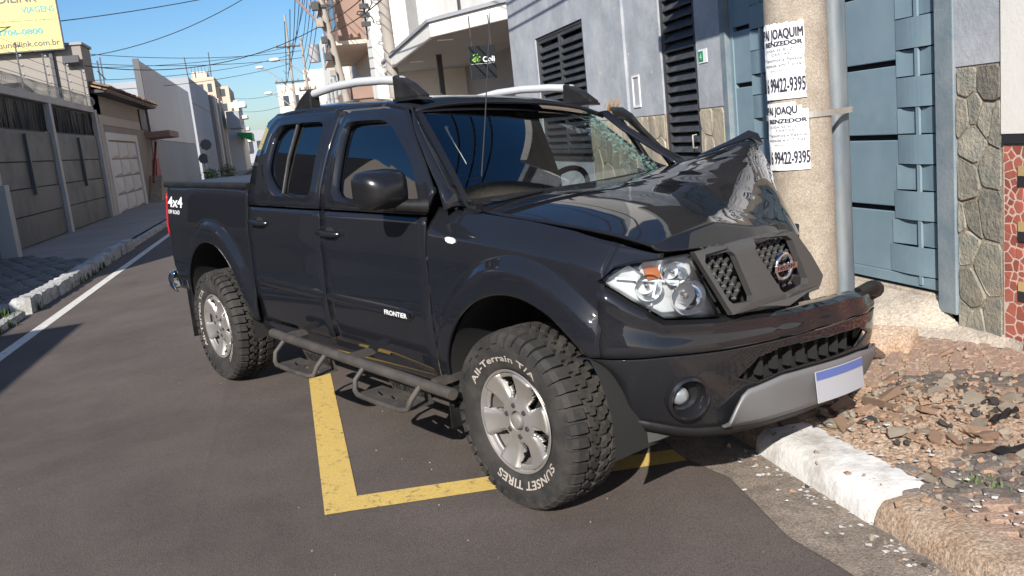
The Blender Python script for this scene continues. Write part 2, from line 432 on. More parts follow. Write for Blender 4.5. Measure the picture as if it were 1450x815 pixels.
# pale cement apron along the wall foot
mb = MB(); rows = []
for i in range(34):
    y = 3.95+i*.11
    w = .62+.12*sin(y*3.1)+.06*sin(y*9) if y > 4.75 else .30*max(0, (y-4.1)/.65)+.02
    rows.append([(WX-w*q, y, walk_z(WX-w*q)+lerp(.17, -.012, min(1, max(0, q)**.75)) if y > 4.55 else walk_z(WX-w*q)+lerp(.05, -.012, q)) for q in (-.12, 0, .12, .3, .6, 1)])
mb.grid(rows); tag(mb.build('cement_apron', 'cement_pale', smooth=180), kind='structure')
# setts: two wavy fields of red and dark stone
rs = random.Random(21); sett_mesh = {'r': [], 'd': []}
for c in 'rd':
    for k in range(7):
        b = MB(); n = 5 if c == 'd' else 4
        if c == 'r': pl = [(-.056+rs.uniform(-.008, .008), -.033+rs.uniform(-.006, .006)), (.056+rs.uniform(-.008, .008), -.033+rs.uniform(-.006, .006)), (.056+rs.uniform(-.008, .008), .033+rs.uniform(-.006, .006)), (-.056+rs.uniform(-.008, .008), .033+rs.uniform(-.006, .006))]
        else: pl = [((.048+rs.uniform(-.012, .008))*cos(2*pi*q/5+rs.uniform(-.2, .2)), (.042+rs.uniform(-.01, .006))*sin(2*pi*q/5+rs.uniform(-.2, .2))) for q in range(5)]
        pl = chamfer_poly(pl, .12); tl = [rs.uniform(-.03, .03), rs.uniform(-.03, .03)]
        top = shrink(pl, .006); n = len(pl)
        vs = [(x, y, -.03) for x, y in pl]+[(x, y, .002+x*tl[0]+y*tl[1]) for x, y in pl]+[(x, y, .006+x*tl[0]+y*tl[1]) for x, y in top]
        fs = [(i, (i+1) % n, n+(i+1) % n, n+i) for i in range(n)]+[(n+i, n+(i+1) % n, 2*n+(i+1) % n, 2*n+i) for i in range(n)]+[tuple(range(2*n, 3*n))]
        b.add(vs, fs); o = b.build('m', 'sett_red' if c == 'r' else 'sett_dark'); sett_mesh[c].append(o.data); bpy.data.objects.remove(o)
spots = []
def is_dark(x, y): return hypot((x-2.45)/.33, (y-2.95)/.42) < 1 or hypot((x-3.05)/.42, (y-3.62)/.30) < 1 or hypot((x-3.62)/.25, (y-3.25)/.32) < 1 or hypot((x-2.3)/.2, (y-2.0)/.3) < 1
yy = 1.9; row = 0
while yy < 5.6:
    xx = KX+.20+(.06 if row % 2 else 0)
    while xx < WX-.02:
        a = .5*sin(xx*2.2+.8)+.25*sin(yy*2)
        px, py = xx+.02*sin(yy*7), yy+.05*sin(xx*5)
        if is_dark(px, py):
            for q in (-.03, .03): spots.append((px+q+rs.uniform(-.012, .012), py+rs.uniform(-.015, .015), rs.uniform(0, 6.3), 'd'))
        else: spots.append((px, py, a+rs.uniform(-.08, .08), 'r'))
        xx += .122
    yy += .076; row += 1
spots = [q for q in spots if q[0] < WX-.03 and not (q[1] > 4.7 and q[0] > WX-.55)]
spots.sort(key=lambda q: hypot(q[0], q[1]))
stuff = {'r': MB(), 'd': MB()}
for i, (x, y, a, c) in enumerate(spots):
    me = sett_mesh[c][i % 7]; M = Matrix.Translation((x, y, walk_z(x)-.006+rs.uniform(-.004, .003))) @ Matrix.Rotation(a, 4, 'Z') @ Matrix.Rotation(rs.uniform(-.05, .05), 4, 'X')
    if i < 300: inst(me, 'sett', walk, M)
    else: stuff[c].add([M @ v.co for v in me.vertices], [tuple(p.vertices) for p in me.polygons])
for c in 'rd':
    if stuff[c].f: tag(stuff[c].build('sett_field', 'sett_red' if c == 'r' else 'sett_dark', walk), kind='stuff')

# right-hand kerb: brown stones, one long one painted white
kerb = empty('kerb_right', (KX, 0, 0)); tag(kerb, kind='structure')
def kerb_stone(y0, y1, m, parent, x0, w, ztop, zb, jit, seed, nm='kerb_stone', ease=.0):
    r = random.Random(seed); mb = MB(); n = max(4, int((y1-y0)/.045)); rows = []
    for i in range(n+1):
        y = lerp(y0, y1, i/n); e = .012 if i in (0, n) else 0
        def j(k=1): return r.uniform(-jit, jit)*k
        rows.append([(x0-.0+j(.5), y, zb), (x0+.006+j(.6), y, lerp(zb, ztop, .5)+j()), (x0+.02+j(.6), y, ztop-.03-e+j(.6)), (x0+.05+j(.6), y, ztop-e+j(.7)),
                     (x0+w*.6, y, ztop+.003-e+j(.8)), (x0+w+j(), y, ztop-e+j(.5)), (x0+w+.005, y, zb)])
    mb.grid(rows); mb.add(rows[0], [tuple(range(7))]); mb.add(rows[-1], [tuple(range(7))[::-1]])
    return mb.build(nm, m, parent, smooth=50, xf=lambda v: v-Vector(parent.location))
zk = road_z(KX)
y = 4.9
kerb_stone(2.78, 3.62, 'kerb_white', kerb, KX-.012, .26, .078, zk-.05, .007, 5)
kerb_stone(2.02, 2.755, 'kerb_brown', kerb, KX, .20, .066, zk-.05, .006, 6)
kerb_stone(1.2, 2.0, 'kerb_brown', kerb, KX+.004, .20, .064, zk-.05, .006, 8)
kerb_stone(.3, 1.18, 'kerb_brown', kerb, KX, .20, .064, zk-.05, .006, 9)
for i in range(12): kerb_stone(3.66+i*1.0, 4.63+i*1.0, 'kerb_brown', kerb, KX, .19, .06, zk-.05, .012, 10+i)

# ------------------------------------------------------------------ right-hand facades
def wp(y, z, d=0): return (WX-d, y, z)     # point on the facade plane, d metres proud of it
def wall_part(name, m, rects, parent, d0=-.25, d1=0.0, bevel=0):
    o = None
    for k, (y0, y1, z0, z1) in enumerate(rects):
        if o is not None: G(o)
        o = MB().box(WX-d1, WX-d0, y0, y1, z0, z1).build(name, m, parent, bevel=bevel)
    return o
def stones(parent, y0, y1, z0, z1, n, seed, m='stone', name='stone', th=.022, joint=.011, aspect=.8, d0=-.004, far=False):
    r = random.Random(seed)
    for c in voronoi(y0, y1, z0, z1, n, r, 1, aspect):
        p = shrink(c, joint*r.uniform(.7, 1.25))
        if max(hypot(a[0]-b[0], a[1]-b[1]) for a in p for b in p) < .03: continue
        p = chamfer_poly(p, .06 if m.startswith('mosaic') else .12); t = shrink(p, .002 if m.startswith('mosaic') else .005); k = len(p); h = th*r.uniform(.6, 1.25); tl = (r.uniform(-.05, .05), r.uniform(-.05, .05))
        cy = sum(q[0] for q in p)/k; cz = sum(q[1] for q in p)/k
        mb = MB(); vs = [wp(a, b, d0) for a, b in p]+[wp(a, b, d0+h*.65) for a, b in p]+[wp(a, b, d0+h+(a-cy)*tl[0]+(b-cz)*tl[1]) for a, b in t]
        mb.add(vs, [(i, (i+1) % k, k+(i+1) % k, k+i) for i in range(k)]+[(k+i, k+(i+1) % k, 2*k+(i+1) % k, 2*k+i) for i in range(k)]+[tuple(range(2*k, 3*k))])
        mb.build(name, m, parent)

gb = empty('grey_house', (WX, 8, .06)); tag(gb, 'grey painted house with stone clad base, louvred door and shuttered window', 'house')
_o = Vector(gb.location); 
def G(o):
    for v in o.data.vertices: v.co -= _o
    return o
def gpart(*a, **k): return G(wall_part(*a, **k))
# plaster above the stone base
gpart('plaster_wall', 'wall_grey', [(7.24, 7.72, 1.58, 4.3), (8.52, 10.80, 1.56, 4.3), (10.80, 12.92, 2.82, 4.3), (12.92, 14.35, -.1, 4.3), (7.72, 8.52, 2.95, 4.3), (10.80, 12.92, -.1, 1.12)], gb)
gpart('plaster_wall', 'wall_grey', [(4.10, 4.445, 1.66, 4.3), (4.445, 7.24, 2.75, 4.3)], gb)
gpart('pilaster', 'wall_grey', [(9.42, 9.66, 1.57, 4.3)], gb, d0=-.02, d1=.03)
gpart('base_wall', 'stone_mortar', [(7.24, 7.72, -.1, 1.58), (8.52, 10.80, -.1, 1.56), (4.10, 4.445, -.1, 1.66)], gb, d1=-.006)
for y0, y1, z0, z1, n, sd in ((4.105, 4.44, .06, 1.655, 19, 3), (7.25, 7.715, .1, 1.575, 16, 4), (8.53, 10.79, .1, 1.555, 46, 5)):
    before = set(bpy.data.objects); stones(gb, y0, y1, z0, z1, n, sd, 'stone' if y0 < 5 else 'stone_tan', joint=.007, th=.009)
    for o in set(bpy.data.objects)-before: G(o)
# side return of the house towards the recessed shop, and roof slab
for nm, m_, bb in (('side_wall', 'wall_grey', (WX+.25, WX+7, 14.10, 14.35, -.1, 4.3)), ('roof_slab', 'wall_grey', (WX-.1, WX+7, 4.0, 14.5, 4.3, 4.42)), ('inner_wall', 'dark_inside', (WX+.55, WX+.6, 4.1, 14.1, -.1, 4.3)), ('rear_wall', 'wall_grey', (WX+6.9, WX+7, 4.1, 14.1, -.1, 4.3))):
    G(MB().box(*bb).build(nm, m_, gb))
# spray marks and scars on the plaster
mb = MB(); r = random.Random(2)
for i in range(46):
    y = r.gauss(9.98, .13); z = r.gauss(1.66, .04); a = r.uniform(.5, 1.5); L = r.uniform(.03, .12)
    mb.add([wp(y, z, .003), wp(y-.012, z-.006, .003), wp(y-L*cos(a)-.012, z+L*sin(a), .003), wp(y-L*cos(a), z+L*sin(a)+.006, .003)], [(0, 1, 2, 3)])
tag(G(mb.build('spray_mark', 'orange_spray', gb, fix=False)), kind='stuff')
mb = MB()
for i in range(16):
    y = r.uniform(8.6, 10.7); z = r.uniform(1.6, 3.0); L = r.uniform(.01, .03); a = r.uniform(0, pi)
    mb.add([wp(y+L*cos(a+q)*(.3 if k % 2 else 1)*.6, z+L*sin(a+q)*(1 if k % 2 else .5), .002) for k, q in enumerate((0, 1.6, 3.1, 4.7))], [(0, 1, 2, 3)])
tag(G(mb.build('plaster_scar', 'wall_white', gb, fix=False)), kind='stuff')
# meter recess frame on the plaster
mb = MB(); mb.box(WX-.012, WX, 9.10, 9.30, 1.66, 1.68); mb.box(WX-.012, WX, 9.10, 9.30, 1.98, 2.0); mb.box(WX-.012, WX, 9.10, 9.12, 1.68, 1.98); mb.box(WX-.012, WX, 9.28, 9.30, 1.68, 1.98)
G(mb.build('meter_frame', 'wall_white', gb))
# louvred street door
def louvres(parent, y0, y1, z0, z1, pitch, rec, fr=.06, nm='slat'):
    mb = MB(); X0, X1 = WX+rec-.03, WX+rec+.03
    for a, b, c, d in ((y0, y0+fr, z0, z1), (y1-fr, y1, z0, z1), (y0+fr, y1-fr, z1-fr, z1), (y0+fr, y1-fr, z0, z0+fr)): mb.box(X0, X1, a, b, c, d)
    G(mb.build('shutter_frame', 'louver', parent, bevel=.004))
    b = MB(); b.box(-.058, .058, y0+fr, y1-fr, -.007, .007, M=Matrix.Rotation(radians(-52), 4, 'Y'))
    o = b.build('m', 'louver', bevel=.002); me = o.data; bpy.data.objects.remove(o); z = z0+fr+pitch*.6
    while z < z1-fr-pitch*.3:
        s = inst(me, nm, parent); s.location = Vector((WX+rec, 0, z))-_o; z += pitch
louvres(gb, 7.74, 8.50, .12, 2.93, .098, .05)
louvres(gb, 10.86, 11.84, 1.16, 2.78, .098, .06, .05)
louvres(gb, 11.86, 12.86, 1.16, 2.78, .098, .06, .05)
for nm, bb in (('window_jamb', (10.80, 10.86, 1.12, 2.82)), ('window_jamb', (12.86, 12.92, 1.12, 2.82)), ('window_head', (10.86, 12.86, 2.78, 2.82)), ('door_jamb', (7.72, 7.74, .05, 2.95)), ('door_jamb', (8.50, 8.52, .05, 2.95))):
    G(MB().box(WX+.02, WX+.12, *bb).build(nm, 'louver', gb, bevel=.004))
G(MB().box(WX-.03, WX+.12, 10.75, 12.97, 1.08, 1.12).build('window_sill', 'louver', gb, bevel=.004))
mb = MB(); mb.tube([(WX-.01, 7.80, 1.22), (WX-.05, 7.80, 1.22), (WX-.05, 7.80, 1.34), (WX-.01, 7.80, 1.34)], .008, 8)
G(mb.build('door_handle', 'strap_metal', gb, smooth=60))
# concrete marquee over the gates
mb = MB(); mb.box(WX-1.0, WX+.0, 4.75, 6.75, 3.36, 3.50); G(mb.build('marquee', 'wall_white', gb, bevel=.01))
# house number plate
mb = MB(); mb.box(WX-.008, WX-.002, 7.50, 7.66, 1.98, 2.10, 1); mb.box(WX-.012, WX-.0082, 7.57, 7.66, 1.995, 2.085, 0)
put_text(mb, '4', lambda a, b: (WX-.0135, 7.63-a, 2.01+b), .06, mi=1)
G(mb.build('number_plate', ['number_green', 'white_paint'], gb))

# blue steel gates with woven columns
GX = WX+.045
def gate_leaf(name, label, y0, y1, wy0, wy1, z0=.31, z1=2.72, splits=(.80, 1.265, 1.735, 2.2), slant=True):
    """wy0..wy1: the woven column inside the leaf"""
    e = empty(name, (GX, (y0+y1)/2, z0)); tag(e, label, 'gate', 'blue steel gates in the grey house front'); ol = Vector(e.location)
    def B(mb, nm, m='gate_blue', **k): return mb.build(nm, m, e, xf=lambda v: v-ol, **k)
    mb = MB()
    mb.box(GX-.012, GX+.03, y0, y0+.05, z0, z1); mb.box(GX-.012, GX+.03, y1-.05, y1, z0, z1); mb.box(GX-.0118, GX+.03, y0+.05, y1-.05, z0, z0+.07); mb.box(GX-.0118, GX+.03, y0+.05, y1-.05, z1-.05, z1)
    B(mb, 'gate_frame', bevel=.004)
    mb = MB(); mb.box(GX+.032, GX+.034, y0, y1, z0, z1); B(mb, 'back_sheet', 'dark_inside')
    zz = [z0+.07]+list(splits)+[z1-.05]
    sides = [(wy1+.0, y1-.05)] if wy0 <= y0+.08 else ([(y0+.05, wy0)] if wy1 >= y1-.08 else [(y0+.05, wy0), (wy1, y1-.05)])
    for a, b in sides:
        for i in range(len(zz)-1):
            lo, hi = zz[i]+(.018 if i else 0), zz[i+1]-.018
            mb = MB(); sh = .11*max(0, 1-(lo-z0)/.75) if slant else 0; sh2 = .11*max(0, 1-(hi-z0)/.75) if slant else 0
            if b > a:
                aa = (a+sh, a+sh2) if a == wy1 else (a, a)
                mb.prism([(aa[0], lo), (b, lo), (b, hi), (aa[1], hi)], GX-.004, GX+.02, lambda p, q, h: (h, p, q))
            B(mb, 'panel', bevel=.006)
    # woven tabs
    z = z0+.075; k = 0; wy1_ = wy1
    while z < z1-.2:
        hA = .19 if k % 2 == 0 else .165
        sh = .11*max(0, 1-(z-z0)/.75) if slant else 0; a, b = wy0, wy1_+sh; mb = MB(); rows = []
        for q in range(9):
            t = q/8; y = lerp(a, b, t); bow = sin(pi*t)*.016 if k % 2 == 0 else -sin(pi*t)*.014+.002
            rows.append([(GX-.008-bow, y, z+.004), (GX-.008-bow, y, z+hA-.004)])
        mb.grid(rows); B(mb, 'woven_tab', solid=.006); z += hA; k += 1
    mb = MB(); mid = lerp(wy0, wy1, .42); mb.box(GX-.022, GX-.006, mid-.014, mid+.014, z0+.02, z1-.06); B(mb, 'woven_bar')
    return e
gate_leaf('steel_gate', 'blue steel gate leaf with woven column beside the stone pillar', 4.605, 6.02, 4.66, 5.0)
gate_leaf('steel_gate', 'blue steel gate leaf with woven column left of the postered pole', 6.03, 7.14, 6.50, 6.80, slant=False)
gs = empty('gate_surround', (WX, 5.8, .06)); tag(gs, 'weathered blue painted posts and sill around the steel gates', 'gate frame')
for nm, m_, bb in (('post', 'jamb_blue', (WX-.015, WX+.12, 4.447, 4.60, .20, 2.75)), ('post', 'jamb_blue', (WX-.010, WX+.12, 7.145, 7.238, .1, 2.75)), ('lintel', 'jamb_blue', (WX-.0, WX+.12, 4.60, 7.145, 2.725, 2.75)), ('sill', 'cement_pale', (WX+.03, WX+.2, 4.60, 7.145, -.05, .285))):
    MB().box(*bb).build(nm, m_, gs, bevel=.006, xf=lambda v: v-Vector(gs.location))

# neighbour on the right: white wall over a red mosaic base
nb = empty('white_house', (WX, 2, .06)); tag(nb, 'white wall with red broken tile mosaic base at the right edge', 'house'); _o = Vector(nb.location)
gpart('plaster_wall', 'wall_white', [(-6, 4.098, 1.275, 2.5)], nb, d1=.01)
gpart('base_wall', 'grout', [(-6, 4.096, -.1, 1.215)], nb, d1=-.002)
mb = MB(); yy = 4.09
while yy > .6: mb.box(WX-.012, WX, yy-.19, yy-.004, 1.222, 1.27); yy -= .194
G(mb.build('black_band', 'mosaic_black', nb))
before = set(bpy.data.objects); stones(nb, 3.50, 4.09, .08, 1.215, 230, 12, 'mosaic_red', 'tile', .005, .0045, 1.0)
rest = MB()
for o in set(bpy.data.objects)-before:
    G(o)
    for k in range(1, 6): rest.add([v.co+Vector((0, -.592*k, 0)) for v in o.data.vertices], [tuple(p.vertices) for p in o.data.polygons])
tag(rest.build('tile_field', 'mosaic_red', nb, fix=False), kind='stuff')
for z in (.42, .75, 1.05):
    mb = MB(); mb.box(WX-.009, WX-.002, 3.905, 3.985, z, z+.052); G(mb.build('gold_tile', 'mosaic_gold', nb))
    mb = MB(); mb.box(WX-.009, WX-.002, 3.905, 3.985, z-.055, z-.003); G(mb.build('black_tile', 'mosaic_black', nb))

# ------------------------------------------------------------------ concrete pole with posters and a strapped duct
PX, PY, PR = 2.622, 4.205, .166
def pole_r(z): return PR-.006*z
pp = empty('utility_pole', (PX, PY, .06)); tag(pp, 'round tan concrete pole with paper posters beside the crashed pickup', 'pole')
ol = Vector(pp.location)
mb = MB(); mb.lathe([(0, -.3)]+[(pole_r(z), z) for z in lin(-.3, 9.5, 30)]+[(0, 9.5)], 40, lambda a, b, h: (PX+a, PY+b, h))
mb.build('shaft', 'pole_concrete', pp, smooth=50, xf=lambda v: v-ol)
DX, DY = 2.90, 4.30
mb = MB(); n = 24
prof = []
for k in range(n):
    a = 2*pi*k/n; c, s = cos(a), sin(a); q = (abs(c)**4+abs(s)**4)**(-.25); prof.append((.066*q*c, .056*q*s))
mb.prism(prof, .0, 9.0, lambda a, b, h: (DX+a*cos(.5)-b*sin(.5), DY+a*sin(.5)+b*cos(.5), h))
tag(mb.build('service_duct', 'pipe_metal', smooth=50), 'blue grey metal service duct strapped to the concrete pole', 'duct')
# strap round both
mb = MB(); pts = []
for k in range(40):
    a = 2*pi*k/40; pts.append((PX+(pole_r(1.49)+.004)*cos(a), PY+(pole_r(1.49)+.004)*sin(a)))
for k in range(30):
    a = 2*pi*k/30; pts.append((DX+.084*cos(a), DY+.084*sin(a)))
pts = sorted(set(pts)); hull = []
def cr(o, a, b): return (a[0]-o[0])*(b[1]-o[1])-(a[1]-o[1])*(b[0]-o[0])
for seq in (pts, pts[::-1]):
    h = []
    for q in seq:
        while len(h) > 1 and cr(h[-2], h[-1], q) <= 0: h.pop()
        h.append(q)
    hull += h[:-1]
mb.grid([[(x, y, z) for x, y in hull] for z in (1.475, 1.505)], closed=True)
mb.build('strap', 'strap_metal', pp, solid=.004, soff=1, xf=lambda v: v-ol)
# posters wrapped on the shaft
FA = atan2(-PY, -PX)               # direction from pole towards the viewer
def pol(a, z, d): r_ = pole_r(z)+d; return (PX+r_*cos(FA+a/pole_r(z)), PY+r_*sin(FA+a/pole_r(z)), z)
def poster(label, a0, a1, z0, z1, tear, ragged):
    w, h = a1-a0, z1-z0; r = random.Random(int(z0*100)); mb = MB()
    na, nz = 24, 18; rows = []
    for j in range(nz+1):
        z = lerp(z0, z1, j/nz); rows.append([pol(lerp(a0, a1, i/na)+(r.uniform(-.004, .004) if ragged and i in (0, na) else 0), z+(r.uniform(-.006, .006) if ragged and j == nz else 0), .0092+.0012*sin(i*1.3+j*.9)) for i in range(na+1)])
    mb.grid(rows, skip=(lambda j, i: tear and j/nz > .84 and i/na > .62 and (j/nz-.84)/.16+(i/na-.62)/.38 > .9))
    o = tag(mb.build('poster', 'paper', smooth=60), label, 'poster', 'posters pasted on the concrete pole')
    def F(a, b): return pol(a, b, .0125)
    t = MB()
    def line(s, zf, hf, wf, bold=0, mi=0, x=.03):
        put_text(t, s, lambda a, b: F(a0+a, z0+b), hf*h, wf*w, x=x*w, y=zf*h, heavy=bold*1.1, mi=mi)
    top = 'PAI JOAQUIM'
    if tear: line('PAI JOAQU', .835, .115, .74, .06)
    else: line(top, .80, .13, .95, .06)
    line('BENZEDOR', .705, .062, .86, .06, x=.10)
    line('JOGA-SE BUZIOS', .635, .036, .84, 0, 1, x=.10); line('CARTAS', .58, .034, .42, 0, 1, x=.28)
    line('Trazemos a Pessoa', .505, .042, .92, .005, 1); line('Amada em 7 dias', .435, .042, .86, .005, 1, x=.06)
    line('www', .375, .018, .5, 0, 1, x=.22)
    line('16 99422-9395', .10, .19, .96, .055)
    t.build('lettering', ['ink', 'ink_grey'], o, fix=False)
    return o
poster('upper white poster pasted on the concrete pole above the other', -.188, .036, 1.58, 1.955, False, True)
poster('lower white poster with torn corner pasted on the concrete pole', -.184, .042, 1.22, 1.562, True, False)

# ------------------------------------------------------------------ recessed white shop with a canopy
def house(name, label, loc, cat='building', group=None):
    global _o
    e = empty(name, loc); tag(e, label, cat, group); _o = Vector(loc); return e
def boxes(nm, m, bl, parent, bevel=0, **k):
    for b in bl: o = G(MB().box(*b).build(nm, m, parent, bevel=bevel, **k))
    return o
sh = house('canopy_shop', 'white shop with a slanting canopy beyond the grey house', (7, 24, 0))
boxes('upper_wall', 'wall_white', [(5.6, 9, 14.5, 33.0, 4.22, 11.0)], sh)
boxes('lower_wall', 'soffit_shade', [(6.6, 9, 14.5, 33.0, -.1, 4.2)], sh)  # white wall below the canopy, its shade put into the grey colour
boxes('end_wall', 'wall_white', [(3.45, 6.6, 31.5, 33.0, -.1, 11.0)], sh)
mb = MB(); mb.prism([(3.72, 31.45), (3.72, 21.3), (5.0, 18.9), (6.62, 17.4), (6.62, 31.45)], 3.86, 4.20, lambda a, b, h: (a, b, h)); G(mb.build('canopy', 'wall_white', sh, bevel=.02))
mb = MB(); mb.prism([(3.66, 31.45), (3.66, 21.28), (4.96, 18.82), (6.60, 17.3), (6.60, 31.45)], 4.20, 4.28, lambda a, b, h: (a, b, h)); G(mb.build('canopy_capping', 'grey_wall', sh))
mb = MB(); mb.prism([(3.80, 31.4), (3.80, 21.35), (5.05, 19.0), (6.6, 17.55), (6.6, 31.4)], 3.852, 3.862, lambda a, b, h: (a, b, h)); G(mb.build('soffit_shade', 'soffit_shade', sh))  # thin grey sheet, the canopy's underside shade is in its colour
for x0, y0 in ((3.95, 21.7), (4.06, 27.2)):
    boxes('canopy_light', 'panel_light', [(x0, x0+.40, y0, y0+.18, 3.825, 3.850)], sh)
boxes('pier', 'wall_white', [(5.9, 6.6, 19.2, 19.7, -.1, 3.86)], sh)
boxes('pier', 'wall_white', [(4.05, 4.55, 14.6, 15.2, -.1, 4.2)], sh)
w = boxes('window', 'louver', [(6.55, 6.6, 22.6, 24.0, 1.2, 2.7)], sh)
G(MB().box(6.53, 6.548, 22.7, 23.27, 1.3, 2.6).box(6.53, 6.548, 23.33, 23.9, 1.3, 2.6).build('pane', 'far_window', w))
w = boxes('doorway', 'louver', [(6.55, 6.6, 17.4, 18.7, 0, 2.6)], sh)
boxes('hanging_lamp_post', 'steel_dark', [(4.62, 4.76, 25.8, 25.94, 0, 3.86)], sh)
boxes('shutter_panel', 'louver', [(5.56, 5.6, 26.4, 26.7, 5.0, 8.4)], sh)
boxes('shutter_panel', 'louver', [(5.56, 5.6, 18.9, 19.3, 5.0, 8.4)], sh)
# hanging shop sign
sg = empty('shop_sign', (4.15, 18, 2.84)); tag(sg, 'black hanging sign with green leaf mark and white lettering under the canopy', 'sign'); ol = Vector(sg.location)
mb = MB(); mb.box(3.88, 4.42, 18.0, 18.05, 2.62, 3.28); mb.build('board', 'sign_black', sg, bevel=.005, xf=lambda v: v-ol)
mb = MB(); r = random.Random(4)
for i in range(24):
    a = r.uniform(0, 6.3); q = .095*sqrt(r.random()); x, z = 4.02+q*cos(a), 3.03+q*sin(a); t = r.uniform(0, 3)
    mb.add([(x+.022*cos(t), 17.996, z+.022*sin(t)), (x-.015*sin(t), 17.996, z+.015*cos(t)), (x-.022*cos(t), 17.996, z-.022*sin(t)), (x+.015*sin(t), 17.996, z-.015*cos(t))], [(0, 1, 2, 3)])
mb.build('leaf_mark', 'leaf_logo', sg, fix=False, xf=lambda v: v-ol)
mb = MB(); put_text(mb, 'Coli', lambda a, b: (4.15+a, 17.995, 2.95+b), .11, bold=.03); mb.box(3.9, 4.38, 17.994, 17.996, 2.915, 2.92)
mb.build('lettering', 'letter_bright', sg, fix=False, xf=lambda v: v-ol)
for x in (3.95, 4.35): MB().bar((x, 18.02, 3.28), (x, 18.02, 3.86), .02).build('hanger', 'steel_dark', sg, xf=lambda v: v-ol)
# white A-frame under the sign
mb = MB(); mb.bar((4.62, 17.2, .1), (4.72, 17.2, 2.75), .05); mb.bar((4.95, 17.2, .1), (4.76, 17.2, 2.75), .05); mb.box(4.66, 4.80, 17.16, 17.24, 2.75, 2.9)
tag(mb.build('display_stand', 'white_paint'), 'tall white A-shaped stand under the canopy of the shop', 'stand')

# white and brown buildings farther on the right
b = house('brown_bay_building', 'building with brown overhanging bay behind the leaning pole', (5, 42, 0))
boxes('wall', 'cream_wall', [(3.75, 12, 34.2, 50, 0, 4.1)], b)
boxes('upper_wall', 'cream_wall', [(4.1, 12, 34.0, 50, 4.1, 12)], b)
boxes('bay', 'brown_wall', [(2.75, 4.1, 36.5, 46.0, 5.6, 11.5)], b)
boxes('bay_ledge', 'cream_wall', [(2.55, 4.1, 36.3, 46.2, 7.9, 8.15), (2.6, 4.1, 36.3, 46.2, 5.45, 5.6)], b)
boxes('lower_canopy', 'brown_wall', [(2.9, 3.75, 35.2, 44, 3.3, 3.9)], b)
for k in range(3):
    w = boxes('window', 'far_window', [(2.72, 2.75, 37.3+k*2.9, 39.0+k*2.9, 6.3, 7.7)], b)
boxes('window', 'far_window', [(4.4, 5.4, 33.97, 34.0, 5.2, 7.4)], b)
boxes('window', 'far_window', [(4.07, 4.1, 34.4, 36.2, 4.4, 5.4)], b)
for k in range(5): boxes('moulding', 'cream_wall', [(3.6-.12*k, 4.1, 33.8, 36.4, 8.4+.35*k, 8.58+.35*k)], b)
b = house('white_corner_building', 'white weathered building between the brown bay and far pole', (6, 60, 0))
boxes('wall', 'wall_white', [(3.9, 14, 52, 72, 0, 9.5)], b)
for k in range(4):
    for z in (1.2, 4.6, 7.2): boxes('window', 'far_window', [(3.86, 3.9, 54+k*4.3, 55.6+k*4.3, z, z+1.5)], b)
for k in range(3):
    for z in (4.6, 7.2): boxes('window', 'far_window', [(5+k*2.6, 6.2+k*2.6, 51.96, 52.0, z, z+1.5)], b)
b = house('far_cream_block', 'far cream block rising above the roof rack', (4, 105, 0))
boxes('wall', 'cream_wall', [(.4, 9, 104, 118, 0, 8.9), (3.4, 9, 103, 104, 0, 10.2)], b)
for k in range(3):
    for z in (4.6, 6.6): boxes('window', 'far_window', [(.9+k*1.1, 1.5+k*1.1, 103.95, 104, z, z+1.1)], b)
b = house('far_right_house', 'low pale house at the far end of the street on the right', (5, 85, 0))
boxes('wall', 'pale_wall', [(3.6, 12, 76, 100, 0, 5.4)], b)
for k in range(5): boxes('window', 'far_window', [(3.56, 3.6, 78+k*4, 79.6+k*4, 1.2, 2.8)], b)

# ------------------------------------------------------------------ left-hand side
# pavement, kerb of white-washed rough stones, ramp of cobbles
mb = MB(); mb.grid([[(x, y, .085+.0*x) for x in (-30, LX, LKX-.16)] for y in (-30, 8, 20, 40, 120, 300)])
pl = tag(mb.build('pavement_left', 'pavement_shade'), kind='structure')
kl = empty('kerb_left', (LKX, 12, 0)); tag(kl, kind='structure')
y = 11.6; k = 0; r = random.Random(31)
while y < 19.0:
    L = r.uniform(.5, .95); kerb_stone(y, y+L, 'kerb_old', kl, LKX-.15+r.uniform(-.02, .02), .24, .17+r.uniform(-.02, .02), -.1, .025, 40+k); y += L+.02; k += 1
for i in range(12): kerb_stone(19.2+i*2.5, 21.65+i*2.5, 'kerb_old', kl, LKX-.12, .18, .09, -.1, .008, 70+i)
for i in range(8): kerb_stone(11.4-i*1.6-1.55, 11.4-i*1.6, 'kerb_old', kl, LKX-.12, .18, .06, -.1, .012, 90+i)
